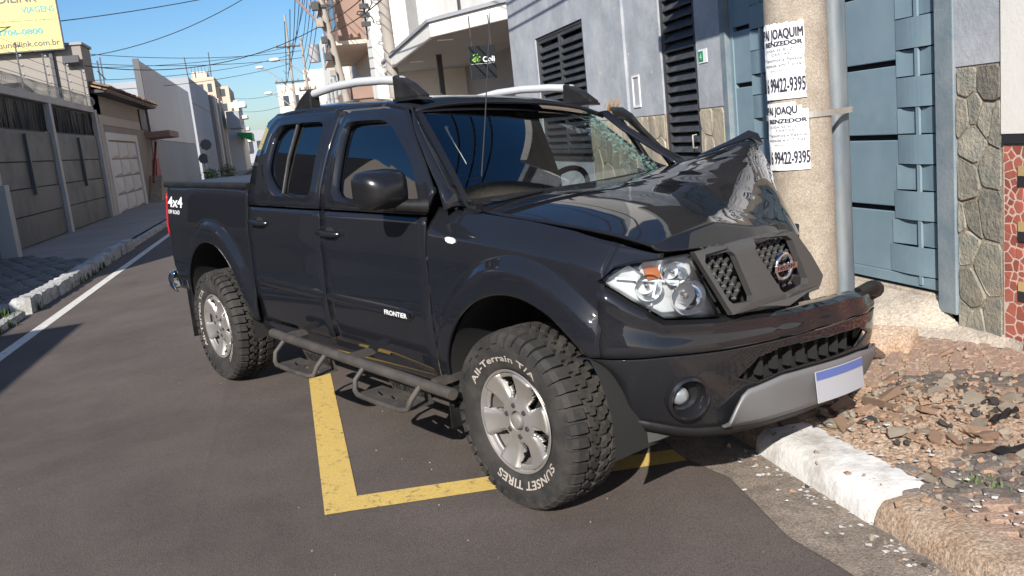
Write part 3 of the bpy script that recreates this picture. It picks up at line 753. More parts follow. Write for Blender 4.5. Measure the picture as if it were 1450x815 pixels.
# cobbles on the left pavement
r = random.Random(8); cm = []
for k in range(5):
    b = MB(); p = [(-.11+r.uniform(-.02, .02), -.075+r.uniform(-.015, .015)), (.11+r.uniform(-.02, .02), -.075+r.uniform(-.015, .015)), (.11+r.uniform(-.02, .02), .075+r.uniform(-.015, .015)), (-.11+r.uniform(-.02, .02), .075+r.uniform(-.015, .015))]
    p = chamfer_poly(p, .14); t = shrink(p, .02); n = len(p)
    b.add([(x, y, -.01) for x, y in p]+[(x, y, .02) for x, y in p]+[(x, y, .035) for x, y in t], [(i, (i+1) % n, n+(i+1) % n, n+i) for i in range(n)]+[(n+i, n+(i+1) % n, 2*n+(i+1) % n, 2*n+i) for i in range(n)]+[tuple(range(2*n, 3*n))])
    o = b.build('m', 'sett_left'); cm.append(o.data); bpy.data.objects.remove(o)
row = 0; yy = 12.2
while yy < 19.4:
    xx = LX+.2+(.12 if row % 2 else 0)
    while xx < LKX-.22:
        if yy < 16.4+(LKX-xx)*1.4:
            inst(cm[r.randrange(5)], 'cobble', pl, Matrix.Translation((xx+r.uniform(-.015, .015), yy+r.uniform(-.015, .015), .085)) @ Matrix.Rotation(r.uniform(-.08, .08), 4, 'Z'))
        xx += .25
    yy += .30; row += 1
# weeds at the foot of the left kerb
def grass_tufts(name, spots, h, seed, label=None):
    r = random.Random(seed); mb = MB()
    for x, y, z, n in spots:
        for _ in range(n):
            a = r.uniform(0, 6.3); q = r.uniform(0, .07); bx, by = x+q*cos(a), y+q*sin(a); l = h*r.uniform(.4, 1.1); t = r.uniform(0, 6.3); s = r.uniform(.2, .7)*l; w = .006
            mb.add([(bx-w*sin(t), by+w*cos(t), z), (bx+w*sin(t), by-w*cos(t), z), (bx+.5*s*cos(t)+w*.7*sin(t), by+.5*s*sin(t)-w*.7*cos(t), z+l*.6), (bx+s*cos(t), by+s*sin(t), z+l)], [(0, 1, 2, 3)])
    return tag(mb.build(name, 'grass', fix=False), label, kind='stuff')
grass_tufts('kerb_weeds', [(LKX-.02+r.uniform(-.06, .12), r.uniform(8.5, 18), -.02, 22) for _ in range(60)]+[(LKX-.3+r.uniform(-.3, .3), r.uniform(9, 11.4), .05, 40) for _ in range(26)], .13, 3)

# gated wall
gw = house('gated_wall', 'dark steel gate wall with pale posts and razor wire on the left', (LX, 24, .08), 'wall')
boxes('post', 'left_post', [(LX-.10, LX+.12, 31.2, 31.55, .05, 3.52)], gw, .01)
boxes('post', 'left_post', [(LX-.10, LX+.12, 25.35, 25.6, .05, 3.42)], gw, .01)
boxes('post', 'left_post', [(LX-.10, LX+.12, 19.9, 20.2, .05, 3.42)], gw, .01)
boxes('post', 'left_post', [(LX+.2, LX+.5, 18.9, 19.2, .05, 1.5)], gw, .01)
boxes('beam', 'left_post', [(LX-.10, LX+.10, 17, 31.2, 3.422, 3.60)], gw, .01)
for y0, y1 in ((25.6, 31.2), (20.2, 25.35), (14.8, 19.9)):
    for i, (z0, z1) in enumerate(((.12, .75), (.77, 1.35), (1.37, 1.95), (1.97, 2.68))):
        boxes('gate_panel', 'left_gate', [(LX-.04+.012*(i % 2), LX+.02+.012*(i % 2), y0, y1, z0, z1)], gw, .008)
    boxes('back_sheet', 'left_gate_strip', [(LX-.08, LX-.06, y0, y1, .1, 2.7)], gw)  # added dark sheet, stops light showing through the panel gaps
    boxes('spike_strip', 'left_gate_strip', [(LX-.05, LX-.03, y0, y1, 2.70, 3.41)], gw)
    mb = MB(); r = random.Random(int(y0))
    y = y0+.1
    while y < y1-.05:
        mb.bar((LX-.02, y, 2.72), (LX-.02+r.uniform(-.04, .06), y+r.uniform(-.1, .1), 3.36), .035, .01); y += .17
    tag(G(mb.build('spike_row', 'steel_wire', gw)), kind='stuff')
    mb = MB(); mb.box(LX+.03, LX+.10, (y0+y1)/2-.05, (y0+y1)/2+.05, 1.2, 2.6); G(mb.build('gate_stile', 'left_gate', gw))
mb = MB(); pts = []
for i in range(1200):
    a = i*.52; pts.append((LX+.17*cos(a), 17+14.3*i/1200, 3.77+.17*sin(a)))
mb.tube(pts, .007, 4); G(mb.build('razor_wire', 'steel_wire', gw))
for y in (19.2, 21.4, 23.8, 26.3, 28.8, 31):
    mb = MB(); mb.bar((LX-.02, y, 3.6), (LX-.02, y, 4.75), .03); p = G(mb.build('fence_rod', 'steel_dark', gw))
    for z in (4.0, 4.22, 4.44, 4.68):
        mb = MB(); mb.lathe([(0, 0), (.035, .0), (.035, .05), (0, .05)], 8, lambda a, b, h: (LX+.02+h, y+a, z+b)); G(mb.build('insulator', 'insulator', p))
for z in (4.0, 4.22, 4.44, 4.68): G(MB().tube([(LX+.05, 17+i*2.8, z-.01*(i % 2)) for i in range(6)], .006, 4).build('electric_wire', 'wire', gw))
# building behind the gates: gable wall facing the camera, with the yellow billboard
b = house('grey_gable_building', 'pale grey building end wall above the gates under the yellow billboard', (-9, 34, 0))
boxes('wall', 'gable_wall', [(-16, -5.72, 31.56, 33.0, 0, 5.58)], b)
boxes('coping', 'grey_wall', [(-16, -5.66, 31.5, 33.05, 5.58, 5.66)], b)
M = Matrix.Translation((-6.02, 31.42, 5.07)) @ Matrix.Rotation(radians(-28), 4, 'X')
mb = MB(); mb.box(-.24, .24, -.14, .02, -.13, .13, M=M); mb.box(-.03, .03, .02, .15, -.03, .03, M=M); G(mb.build('floodlight', 'steel_dark', b, bevel=.01))
s = empty('billboard', (-7.8, 31.35, 5.4)); tag(s, 'yellow travel agency billboard at the top left corner', 'billboard'); ol = Vector(s.location)
S0, S1, T0, T1 = -10.2, -6.16, 5.48, 8.2
def bbx(v): return v-ol
mb = MB(); mb.box(S0, S1, 31.32, 31.40, T0, T1); mb.build('panel', 'sign_yellow', s, xf=bbx)
mb = MB()
for a in ((S0-.03, S1+.03, 31.30, 31.42, T0-.04, T0), (S0-.03, S1+.03, 31.30, 31.42, T1, T1+.04), (S1, S1+.03, 31.30, 31.42, T0, T1), (S0-.03, S0, 31.30, 31.42, T0, T1)): mb.box(*a)
mb.build('frame', 'sign_dark', s, xf=bbx)
mb = MB()
def bt(x0, z0): return lambda a, b: (x0+a, 31.313, z0+b)
put_text(mb, 'MUNDILINK', bt(0, 0), .26, 1.9, 'r', x=-6.66, y=6.93, bold=.03)
put_text(mb, 'VIAGENS', bt(0, 0), .185, .95, 'r', x=-6.22, y=6.61, bold=.03, mi=1)
put_text(mb, 'O seu sonho melhor com a melhor', bt(0, 0), .05, 2.2, 'r', x=-6.28, y=6.36, mi=0)
put_text(mb, '(16) 3706-0800', bt(0, 0), .17, 1.9, 'r', x=-6.66, y=5.97, bold=.04, mi=1)
put_text(mb, 'www.mundilink.com.br', bt(0, 0), .185, 2.48, 'r', x=-6.23, y=5.60, bold=.02)
mb.build('lettering', ['sign_dark', 'sign_teal'], s, fix=False, xf=bbx)
for x in (-6.6, -9.4): MB().bar((x, 31.48, 0), (x, 31.48, 8.0), .1).build('post', 'steel_dark', s, xf=bbx)

# small house with a tiled roof and a white garage door
b = house('tiled_house', 'small taupe house with broken tile eaves and grey garage door', (-8, 38, 0))
boxes('wall', 'taupe_wall', [(-12, LX, 31.7, 43.6, 0, 3.3)], b)
boxes('band', 'beige_wall', [(LX, LX+.03, 32.2, 41.0, 3.1, 3.42)], b)
boxes('upper_wall', 'taupe_wall', [(-12, LX-.02, 31.7, 43.6, 3.3, 4.2)], b)
boxes('pillar', 'beige_wall', [(LX, LX+.10, 31.72, 32.3, 0, 3.1)], b)
boxes('garage_frame', 'pale_wall', [(LX, LX+.07, 32.6, 33.0, .05, 2.85), (LX, LX+.07, 38.9, 39.4, .05, 2.85), (LX, LX+.07, 33.0, 38.9, 2.6, 2.85)], b)
for i in range(3):
    for j in range(4):
        y0, y1, z0, z1 = 33.05+i*1.96, 33.05+i*1.96+1.9, .1+j*.62, .1+j*.62+.58; mb = MB(); c = (LX+.12, (y0+y1)/2, z0+.12)
        q = [(LX+.01, y0, z0), (LX+.01, y1, z0), (LX+.01, y1, z1), (LX+.01, y0, z1)]
        mb.add(q+[c], [(0, 1, 4), (1, 2, 4), (2, 3, 4), (3, 0, 4)]); G(mb.build('garage_panel', 'pale_wall', b))
boxes('window', 'louver', [(LX, LX+.04, 41.4, 43.2, 3.15, 4.0)], b)
tm = MB(); tm.grid([[(.09*cos(a), y, .07*sin(a)) for a in lin(0, pi, 7)] for y in (0, .5)]); o = tm.build('m', 'roof_tile', solid=.012); tmesh = o.data; bpy.data.objects.remove(o)
r = random.Random(5)
for row in range(3):
    for i in range(58):
        if row == 0 and r.random() < .12: continue
        M = Matrix.Translation((LX+.55-row*.38, 31.9+i*.205, 4.22+row*.13+r.uniform(-.02, .02))) @ Matrix.Rotation(radians(90), 4, 'Z') @ Matrix.Rotation(radians(18), 4, 'X') @ Matrix.Rotation(r.uniform(-.1, .1), 4, 'Z')
        inst(tmesh, 'tile', b, Matrix.Translation(-_o) @ M)
boxes('eave_beam', 'louver', [(LX-.1, LX+.45, 31.8, 43.6, 4.08, 4.18)], b)
mb = MB(); mb.grid([[(x, y, 4.2+(LX+.5-x)*.34-.05) for x in (LX+.5, LX-6)] for y in (31.7, 43.6)]); G(mb.build('roof_slope', 'roof_tile', b, solid=.05))
mb = MB(); mb.bar((LX-.6, 37.5, 4.5), (LX-.6, 37.5, 5.7), .05); mb.bar((LX-.6, 38.2, 4.5), (LX-.6, 38.2, 5.9), .04); mb.bar((LX-.6, 37.2, 5.3), (LX-.6, 38.6, 5.1), .03); G(mb.build('roof_aerial', 'steel_dark', b))
# tall blank wall with the entrance slab and red stair
b = house('blank_wall_building', 'tall blank pale wall with darker foot left of the truck bed', (-8, 56, 0))
boxes('wall', 'pale_wall', [(LX-.18, LX+.02, 44.0, 66, 2.78, 6.3)], b)
boxes('foot_wall', 'grey_wall', [(LX-.2, LX-.0, 44.0, 66, 0, 2.76)], b)
boxes('end_strip', 'sign_dark', [(LX-.22, LX+.05, 43.85, 44.0, 2.78, 6.36)], b)
boxes('entrance_slab', 'brown_wall', [(LX-.3, LX+1.05, 42.1, 45.6, 2.78, 3.05)], b, .02)
st = house('red_stair', 'red stair side and rail beside the garage door', (-5.6, 42, 0), 'stair')
mb = MB(); mb.prism([(41.2, .1), (43.8, .1), (43.8, 1.9), (43.2, 1.9)], LX+.12, LX+.2, lambda a, b_, h: (h, a, b_)); G(mb.build('side_panel', 'rust_red', st))
mb = MB(); mb.bar((LX+.3, 40.2, .9), (LX+.3, 43.0, 2.6), .09); G(mb.build('handrail', 'rust_red', st))
for k in range(6): boxes('step', 'concrete', [(LX+.02, LX+.5, 40.2+k*.25, 40.45+k*.25, .08, .26+k*.18)], st)
# grey block, apartment tower and distant clutter
b = house('grey_block', 'plain grey block beyond the tall blank wall', (-8, 78, 0))
boxes('wall', 'grey_wall', [(-14, -5.62, 67, 84, 0, 7.4)], b)
boxes('wall', 'taupe_wall', [(-14, -5.3, 84, 100, 0, 7.2)], b)
for k in range(3): boxes('pilaster', 'cream_wall', [(-5.3, -5.15, 85+k*5, 86+k*5, 0, 7.2)], b)
boxes('groove', 'sign_dark', [(-5.62, -5.60, 67, 84, 5.6, 5.7)], b)
b = house('apartment_tower', 'cream apartment tower with roof aerials far down the street', (-8, 125, 0))
boxes('wall', 'tan_wall', [(-10.2, -6.9, 118, 132, 0, 11.6), (-6.9, -5.4, 119, 132, 0, 10.4)], b)
boxes('wall', 'cream_wall', [(-5.4, -4.6, 119.5, 132, 0, 8.6)], b)
for fl in range(5):
    for k in range(3): boxes('window', 'far_window', [(-9.8+k*1.0, -9.3+k*1.0, 117.95, 118, 2.2+fl*1.9, 3.2+fl*1.9)], b)
    boxes('window', 'far_window', [(-6.5, -5.9, 118.95, 119, 2.0+fl*1.8, 2.9+fl*1.8)], b)
    boxes('balcony', 'cream_wall', [(-4.6, -3.7, 119.8, 124, 1.8+fl*1.5, 2.2+fl*1.5)], b)
boxes('roof_tank', 'cream_wall', [(-9.6, -7.8, 120, 124, 11.6, 12.5)], b)
mb = MB(); mb.bar((-9.9, 118.5, 11.6), (-10, 118.5, 14.2), .12); mb.bar((-7.2, 118.5, 11.6), (-7.1, 118.5, 14.6), .12)
for k in range(6): mb.bar((-9.4+k*.4, 118.5, 11.6), (-9.4+k*.4, 118.5, 12.9), .05)
G(mb.build('aerial', 'steel_dark', b))
b = house('green_awning_shop', 'far shop with a green awning at the street end', (-4, 112, 0))
boxes('wall', 'pale_wall', [(-9, -4.0, 102, 117, 0, 5.2)], b)
mb = MB(); mb.prism([(0, 0), (1.5, -.1), (1.5, -1.0), (0, -.3)], 100, 108, lambda a, q, h: (-4.4+a*1.0, h, 4.1+q)); G(mb.build('awning', 'green_awning', b))
boxes('grey_awning', 'grey_wall', [(-4.8, -3.6, 92, 99.5, 4.4, 6.0)], b)
b = house('street_end_block', 'hazy low building closing the end of the street', (0, 200, 0))
boxes('wall', 'grey_wall', [(-7, 10, 190, 205, 0, 6.5), (-20, -7, 190, 205, 0, 8)], b)
for k in range(7): boxes('window', 'far_window', [(-6.4+k*1.6, -5.6+k*1.6, 189.9, 190, 2.2, 4.4)], b)
# board sign on the far left facade
mb = MB(); mb.box(-4.9, -3.3, 104, 104.2, 6.9, 7.5); 
tag(mb.build('far_board_sign', 'lens_white'), 'small white and red board sign on the far left facade', 'sign')
# no entry sign seen from behind and street post
def lamp_round(name, label, x, y, z, rr):
    e = empty(name, (x, y, .08)); tag(e, label, 'road sign'); o_ = Vector(e.location)
    m_ = MB(); m_.lathe([(0, 0), (rr, 0), (rr, .02), (0, .02)], 8, lambda a, b, h: (x+a, y+h, z+b)); m_.build('plate', 'sign_dark', e, xf=lambda v: v-o_)
    m_ = MB(); m_.tube([(x, y+.05, .05), (x, y+.05, z+rr*.8)], .04, 8); m_.build('post', 'strap_metal', e, xf=lambda v: v-o_)
lamp_round('road_sign', 'dark round road sign on a pale post beyond the truck bed', -4.62, 60, 2.55, .36)
lamp_round('road_sign', 'lower dark round sign left of the pale post sign', -4.95, 61, 1.7, .34)
# shrubs by the post
def shrub(name, label, x, y, w, h, seed, n=700):
    e = empty(name, (x, y, .08)); tag(e, label, 'shrub'); r = random.Random(seed); mb = MB()
    for i in range(n):
        a = r.uniform(0, 6.3); q = sqrt(r.random()); zz = r.random(); px, py, pz = w*q*cos(a)*(.6+.5*r.random()), w*q*sin(a)*.8, h*zz*(1-.3*q)
        u = Vector((r.gauss(0, 1), r.gauss(0, 1), r.gauss(0, .6))).normalized(); v = u.cross(Vector((r.gauss(0, 1), r.gauss(0, 1), r.gauss(0, 1)))).normalized(); s_ = r.uniform(.04, .08); c = Vector((px, py, pz))
        mb.add([c-u*s_, c+v*s_*.5, c+u*s_, c-v*s_*.5], [(0, 1, 2, 3)])
    mb.build('crown', 'leaf', e, fix=False)
    st = MB()
    for k in range(5): st.bar((0, 0, 0), (r.uniform(-.4, .4)*w, r.uniform(-.4, .4)*w, h*.6), .03)
    st.build('trunk', 'brown_wall', e)
shrub('shrub', 'low green shrub at the foot of the pale post', -4.45, 58, .55, 1.1, 1)
shrub('shrub', 'darker shrub behind the truck bed near the far kerb', -3.9, 66, .6, 1.2, 2)

# buildings beside and behind the viewer on the left, whose shade falls on the road
b = house('house_behind_gates', 'shaded house volume behind the dark steel gates', (-11, 26, 0))
boxes('wall', 'taupe_wall', [(-16, -8.1, 22, 30.6, 0, 5.1)], b)
boxes('coping', 'grey_wall', [(-16.05, -8.05, 21.95, 30.65, 5.1, 5.17)], b)
b = house('left_low_house', 'plain low house on the left, outside the view, shading the road edge', (-9, -4, 0))
boxes('wall', 'beige_wall', [(-14, LX, -14, 4.05, 0, 4.05)], b)
boxes('door', 'louver', [(LX, LX+.04, -2, -1, .08, 2.3)], b); boxes('window', 'far_window', [(LX, LX+.03, 0, 1.6, 1.1, 2.3)], b)
b = house('left_yard_wall', 'rendered yard wall on the left, outside the view', (-6, 7, 0), 'wall')
boxes('wall', 'beige_wall', [(LX-.2, LX, 4.1, 9.6, 0, 2.9)], b)
b = house('left_tall_house', 'plain two level house on the left, outside the view', (-9, 15, 0))
boxes('wall', 'taupe_wall', [(-14, LX-.06, 9.7, 14.6, 0, 4.6)], b); boxes('wall', 'taupe_wall', [(-14, LX-.3, 14.6, 19.4, 0, 4.3)], b)
boxes('window', 'far_window', [(LX-.06, LX-.03, 10.6, 12.2, 1.2, 2.4)], b)

# ------------------------------------------------------------------ street poles, lamps and wires
def street_pole(name, label, base, top, r0_, arms=(), cat='pole'):
    e = empty(name, base); tag(e, label, cat); ol = Vector(base); base = Vector(base); top = Vector(top)
    mb = MB(); mb.tube([base.lerp(top, t) for t in (0, .5, 1)], [r0_, r0_*.85, r0_*.7], 12); mb.build('shaft', 'pole_grey', e, smooth=60, xf=lambda v: v-ol)
    for zf, half in arms:
        p = base.lerp(top, zf); mb = MB(); mb.bar((p.x-half, p.y-.15, p.z), (p.x+half, p.y-.15, p.z), .1); a = mb.build('crossarm', 'steel_dark', e, xf=lambda v: v-ol)
        for k in range(4):
            x = p.x-half*.9+k*half*.6; mb = MB(); mb.lathe([(0, 0), (.05, 0), (.06, .08), (.03, .16), (0, .18)], 8, lambda u, v, h: (x+u, p.y-.15+v, p.z+.05+h)); mb.build('insulator', 'brown_wall', a, xf=lambda v: v-ol)
    return e
def lamp_arm(e, root, head, nm='lamp_arm'):
    ol = Vector(e.location); a = Vector(root); h = Vector(head); mid = a.lerp(h, .6)+Vector((0, 0, .25)); mb = MB()
    mb.tube([a, a.lerp(mid, .6), mid, h], .035, 6); arm = mb.build(nm, 'strap_metal', e, smooth=60, xf=lambda v: v-ol)
    mb = MB(); mb.lathe([(0, -.32), (.10, -.28), (.17, -.1), (.17, .12), (.1, .28), (0, .3)], 10, lambda u, v, w: (h.x+w, h.y+u, h.z+v*.7)); mb.build('lamp_head', 'lamp_glass', arm, smooth=60, xf=lambda v: v-ol)
e1 = street_pole('utility_pole', 'leaning concrete utility pole crowded with cables before the brown bay', (3.05, 35, 0), (1.75, 35, 10.2), .155, ((.66, .5),))
r = random.Random(3)
for k in range(9):   # boxes and bundled fittings
    t = .42+k*.06; p = Vector((3.05, 35, 0)).lerp(Vector((1.75, 35, 10.2)), t); mb = MB(); s = r.uniform(.08, .2)
    mb.box(p.x-.25-s, p.x-.2+s*.3, p.y-.35, p.y-.1, p.z-s, p.z+s); mb.build('cable_box', 'steel_dark' if k % 3 else 'pole_concrete', e1, bevel=.02, xf=lambda v: v-Vector(e1.location))
e2 = street_pole('utility_pole', 'straight thin utility pole left of the leaning pole', (1.95, 55, 0), (1.95, 55, 8.1), .10, ((.62, .5),))
lamp_arm(e2, (1.95, 55, 5.9), (.3, 55, 6.9)) 
e3 = street_pole('utility_pole', 'far utility pole with crossarm above the cab roof', (1.35, 70, 0), (1.55, 70, 11.5), .11, ((.58, 1.3), (.8, .9)))
lamp_arm(e3, (1.4, 70, 6.0), (-.75, 70, 7.9)); lamp_arm(e3, (1.4, 70, 4.6), (-.4, 70, 6.0))
e4 = street_pole('utility_pole', 'pale thin pole at the foot of the far grey block', (-4.4, 76, 0), (-4.4, 76, 6.2), .1)
mb = MB(); mb.lathe([(0, 0), (.32, 0), (.32, .95), (0, .95)], 14, lambda a, b, h: (2.45+a, 52+b, 6.3+h))
tag(mb.build('pole_transformer', 'grey_wall', smooth=40), 'grey drum transformer hanging by the leaning pole', 'transformer')
def wire(label, a, b, sag=.5, rad=.016, n=18):
    a = Vector(a); b = Vector(b); mb = MB(); mb.tube([a.lerp(b, t)-Vector((0, 0, sag*4*t*(1-t))) for t in lin(0, 1, n)], rad, 5)
    return tag(mb.build('overhead_wire', 'wire', smooth=60), label, 'wire', 'overhead wires across the street')
ORD = ('highest', 'second highest', 'third', 'fourth', 'fifth', 'lowest')
wire('topmost overhead wire from the billboard side to the leaning pole', (-11, 30, 6.0), (2.0, 35, 7.9), .35)
wire('overhead wire rising from the tiled roof to the leaning pole', (-8.0, 38, 5.9), (1.9, 35, 8.6), .8)
wire('upper wire of three from the tiled house to the far pole', (-10, 40, 6.0), (1.5, 70, 9.2), .5); wire('middle wire of three from the tiled house to the far pole', (-10, 42, 5.6), (1.5, 70, 8.6), .5); wire('lower wire of three from the tiled house to the far pole', (-9, 44, 5.2), (1.5, 70, 8.0), .4)
wire('lower of two wires crossing above the blank wall', (-9.5, 48, 6.9), (1.9, 55, 6.9), .3); wire('upper of two wires crossing above the blank wall', (-10, 47, 7.4), (1.95, 55, 7.3), .4)
wire('upper far wire behind the cream apartment tower', (-4.6, 100, 7.8), (1.4, 70, 6.2), .4); wire('lower far wire behind the cream apartment tower', (-4.4, 99, 6.4), (1.4, 70, 5.2), .4)
wire('wire leaving the gable wall corner for the leaning pole', (-6, 31.6, 5.0), (1.9, 35, 6.0), .7)
for k in range(6): wire(ORD[k]+' dark cable along the street between leaning and far poles', (1.9-.25*k+.1, 35, 8.4-.42*k), (1.5-.2*k, 70, 9.2-.55*k), .7+.15*k)
for k in range(4): wire(ORD[k]+' dark cable fanning from the leaning pole to the thin pole', (1.9+.05*k, 35, 8.2-.5*k), (1.95, 55, 7.6-.6*k), .3)
for k in range(3): wire(ORD[k]+' black telephone cable strung low along the right hand facades', (PX+.12*k, PY+.05, 4.9-.28*k), (2.35, 35, 6.6-.4*k), .45, .016, 24)
for k in range(3): wire(ORD[k]+' black telephone cable leading back from the postered pole', (PX+.12*k, PY-.05, 4.9-.28*k), (2.6, -26, 5.6-.3*k), .35, .016, 24)
for k in range(3): wire(ORD[k]+' dark cable from the leaning pole to the postered pole top', (2.0, 35, 8.0-.4*k), (PX-.1+.1*k, PY, 8.4-.35*k), .55, .014, 24)
mb = MB(); mb.tube([(-.4, 34, 9.0), (2.4, 35, 5.6)], .05, 8); tag(mb.build('stay_bar', 'stay_paint'), 'reddish diagonal stay bar reaching the leaning pole', 'bar')
# cables strung along the white shop wall
mb = MB(); r = random.Random(6); pts = [(3.2+.25*cos(i*.55)+r.uniform(-.04, .04), 30.2, 5.4+i*.06+.2*sin(i*.55)) for i in range(46)]
mb.tube(pts, .022, 5); tag(mb.build('cable_coil', 'wire', smooth=60), 'tangled black cable coil hanging before the white end wall', 'cable')
mb = MB(); 
for k in range(10): mb.box(3.05, 3.35, 30.0, 30.15, 5.3+k*.28, 5.45+k*.28)
mb.bar((3.2, 30.2, 4.9), (3.2, 30.2, 9.5), .06); tag(mb.build('cable_rack', 'steel_dark'), 'dark rack of insulators on the white end wall', 'rack')
mb = MB(); mb.tube([(3.78, 29.3, 0), (3.72, 29.3, 10)], [.2, .16], 12); tag(mb.build('utility_pole', 'pole_grey', smooth=60), 'pale round pole standing against the canopy shop', 'pole')

# ------------------------------------------------------------------ the crashed black pickup
# own axes: x forward from the front axle, y towards its right side (the side we see), z up from the tyre contact
TYAW, TPITCH = .44178, -.0235
hd = Vector((sin(TYAW)*cos(TPITCH), -cos(TYAW)*cos(TPITCH), sin(TPITCH))); lf = Vector((cos(TYAW), sin(TYAW), 0)); upv = hd.cross(lf)
TR = empty('pickup_truck'); tag(TR, 'black four door pickup crashed against the pole with its bonnet crumpled', 'pickup truck')
TR.matrix_world = Matrix(((hd.x, lf.x, upv.x, 1.57927), (hd.y, lf.y, upv.y, 3.83609), (hd.z, lf.z, upv.z, 0.0), (0, 0, 0, 1)))
def flat(v): return Vector((v.x, -v.y, v.z))
def lean(v): return Vector((v.x, -v.y, v.z+.085*(v.y-.66)*sstep(1.15, 1.7, v.z)))       # the cab roof sags to its left
def TB(mb, name, m, parent=None, fn=lean, **k): return mb.build(name, m, parent or TR, xf=fn, **k)

PLAN = [(.20, .885), (.36, .88), (.47, .86), (.56, .81), (.64, .72), (.70, .60), (.745, .45), (.775, .25), (.785, 0), (.775, -.25), (.735, -.5), (.66, -.70), (.55, -.82)]
def catmull(P, n):
    P = [tuple(2*a-b for a, b in zip(P[0], P[1]))]+list(P)+[tuple(2*a-b for a, b in zip(P[-1], P[-2]))]; out = []
    for i in range(1, len(P)-2):
        for k in range(n):
            s = k/n; out.append(tuple(.5*(2*b+(c-a)*s+(2*a-5*b+4*c-d)*s*s+(3*b-a-3*c+d)*s**3) for a, b, c, d in zip(*P[i-1:i+3])))
    out.append(tuple(P[-2])); return out
DPL = catmull(PLAN, 24)
def plan_x(y):      # x of the nose outline at a given y (right to left)
    for (x0, y0), (x1, y1) in zip(DPL, DPL[1:]):
        if y1 <= y <= y0: return lerp(x0, x1, (y0-y)/(y0-y1) if y0 != y1 else 0)
    return DPL[-1][0] if y < 0 else DPL[0][0]
def plan_y(x):      # half width towards the right front corner
    for (x0, y0), (x1, y1) in zip(DPL[:120], DPL[1:120]):
        if x0 <= x <= x1: return lerp(y0, y1, (x-x0)/(x1-x0))
    return .885 if x < .3 else .6
ZS = [.3, .45, .6, .75, .95, 1.1, 1.2, 1.27, 1.35, 1.5, 1.65, 1.72, 1.8]; YS = [.80, .84, .87, .882, .878, .87, .86, .85, .825, .765, .69, .655, .60]
_yc = catmull(list(zip(ZS, YS)), 8); _zz = [q[0] for q in _yc]; _yy = [q[1] for q in _yc]
FA_, RA_ = (.06, .42, .51), (-3.11, .435, .53)
def flare(x, z):
    e = 0
    for (cx, cz, R), A in ((FA_, .042), (RA_, .040)):
        r = hypot((x-cx)*1.04, max(0, z-cz)+.0 if z > cz else (z-cz)*.25); e = max(e, A*(1-sstep(R+.085, R+.155, r)))
    return e
def YB(x, z, fl=True):
    y = interp(z, _zz, _yy)
    if x < -2.4: y -= .035*((-x-2.4)/1.8)**2
    if x < -3.98: y -= .10*((-x-3.98)/.18)**2
    if x > .2: y += plan_y(x)-.885
    # soft body crease
    y += .006*sstep(.98, 1.03, z)*(1-sstep(1.03, 1.20, z)) if z < 1.25 and x < .2 else 0
    return y+(flare(x, z) if fl else 0)
def arch(x, A):
    d = A[2]**2-((x-A[0])*1.0)**2; return A[1]+sqrt(d) if d > 0 else 0
def side_panel(name, m, xs, zb, zt, nz=16, right=True, parent=None, dy=0, yf=YB, **k):
    mb = MB(); s = 1 if right else -1
    mb.grid([[(x, s*(yf(x, z)+dy), z) for z in lin(zb(x), zt(x), nz)] for x in xs])
    return TB(mb, name, m, parent, smooth=60, solid=k.pop('solid', .014), soff=0, **k)
def cosx(a, b, n): return [lerp(a, b, .5-.5*cos(pi*i/(n-1))) for i in range(n)]
PAINT = 'truck_paint'
# bed sides
def bed_xs(): 
    c, R = RA_[0], RA_[2]
    return lin(-4.15, c-R-.001, 14)+cosx(c-R, c+R, 44)[1:-1]+lin(c+R+.001, -2.50, 4)
def bed_zb(x): a = arch(x, RA_); return max(a, .50) if a else (.56 if x < -3.5 else .50)
def bed_zt(x): return 1.312
for rgt in (True, False):
    o = side_panel('bed_side', PAINT, bed_xs(), bed_zb, bed_zt, 26, rgt)
    if rgt:
        mb = MB()
        def bf(a, b): x, z = -3.99+a, 1.175+b; return (x, YB(x, z)+.010, z)
        put_text(mb, '4x4', bf, .075, .33, bold=.03, shear=.15); put_text(mb, 'OFF ROAD', lambda a, b: bf(a+.01, b-.05), .028, .26, bold=.02)
        TB(mb, 'lettering', 'letter_bright', o, fix=False)
mb = MB(); mb.grid([[(-4.155, y, z) for y in lin(-.72, .72, 5)] for z in lin(.58, 1.30, 5)]); TB(mb, 'tailgate', PAINT, solid=.04)
mb = MB(); mb.grid([[(x, y, 1.322+.012*(1-(y/.8)**2)) for y in lin(-.77, .77, 9)] for x in lin(-4.12, -2.52, 8)]); TB(mb, 'tonneau_cover', 'tonneau', solid=.02, smooth=60)
mb = MB(); mb.tube([(-4.10, .80, 1.328), (-2.5, .832, 1.330)], .022, 8); TB(mb, 'bed_rail', 'trim_black', smooth=60)
mb = MB(); rows = []
for z in lin(.955, 1.265, 9): rows.append([(-4.05-.0*z, YB(-4.05, z)+.014, z), (-4.12, YB(-4.12, z)+.012, z), (-4.175, YB(-4.15, z)-.015, z), (-4.195, .70, z), (-4.19, .64, z)])
mb.grid(rows); TB(mb, 'tail_lamp', 'red_lens', smooth=60, solid=.01)
mb = MB(); P = [(-4.02, .86, .66), (-4.14, .85, .655), (-4.25, .80, .65), (-4.30, .60, .65), (-4.31, 0, .65), (-4.30, -.6, .65), (-4.2, -.82, .65)]
rows = [[(p[0]+.05*(1-abs(t)), p[1]-.0, p[2]-.085+.085*t+(.0)) for t in (-1, -.5, 0, .5, 1)] for p in P]
rows = [[(p[0]-(.03*(1-t*t)), p[1]+(.02*(1-t*t)), p[2]-.06+.075*t) for t in lin(-1, 1, 7)] for p in P]
mb.grid(rows); TB(mb, 'rear_bumper', 'chrome', smooth=60, solid=.01)
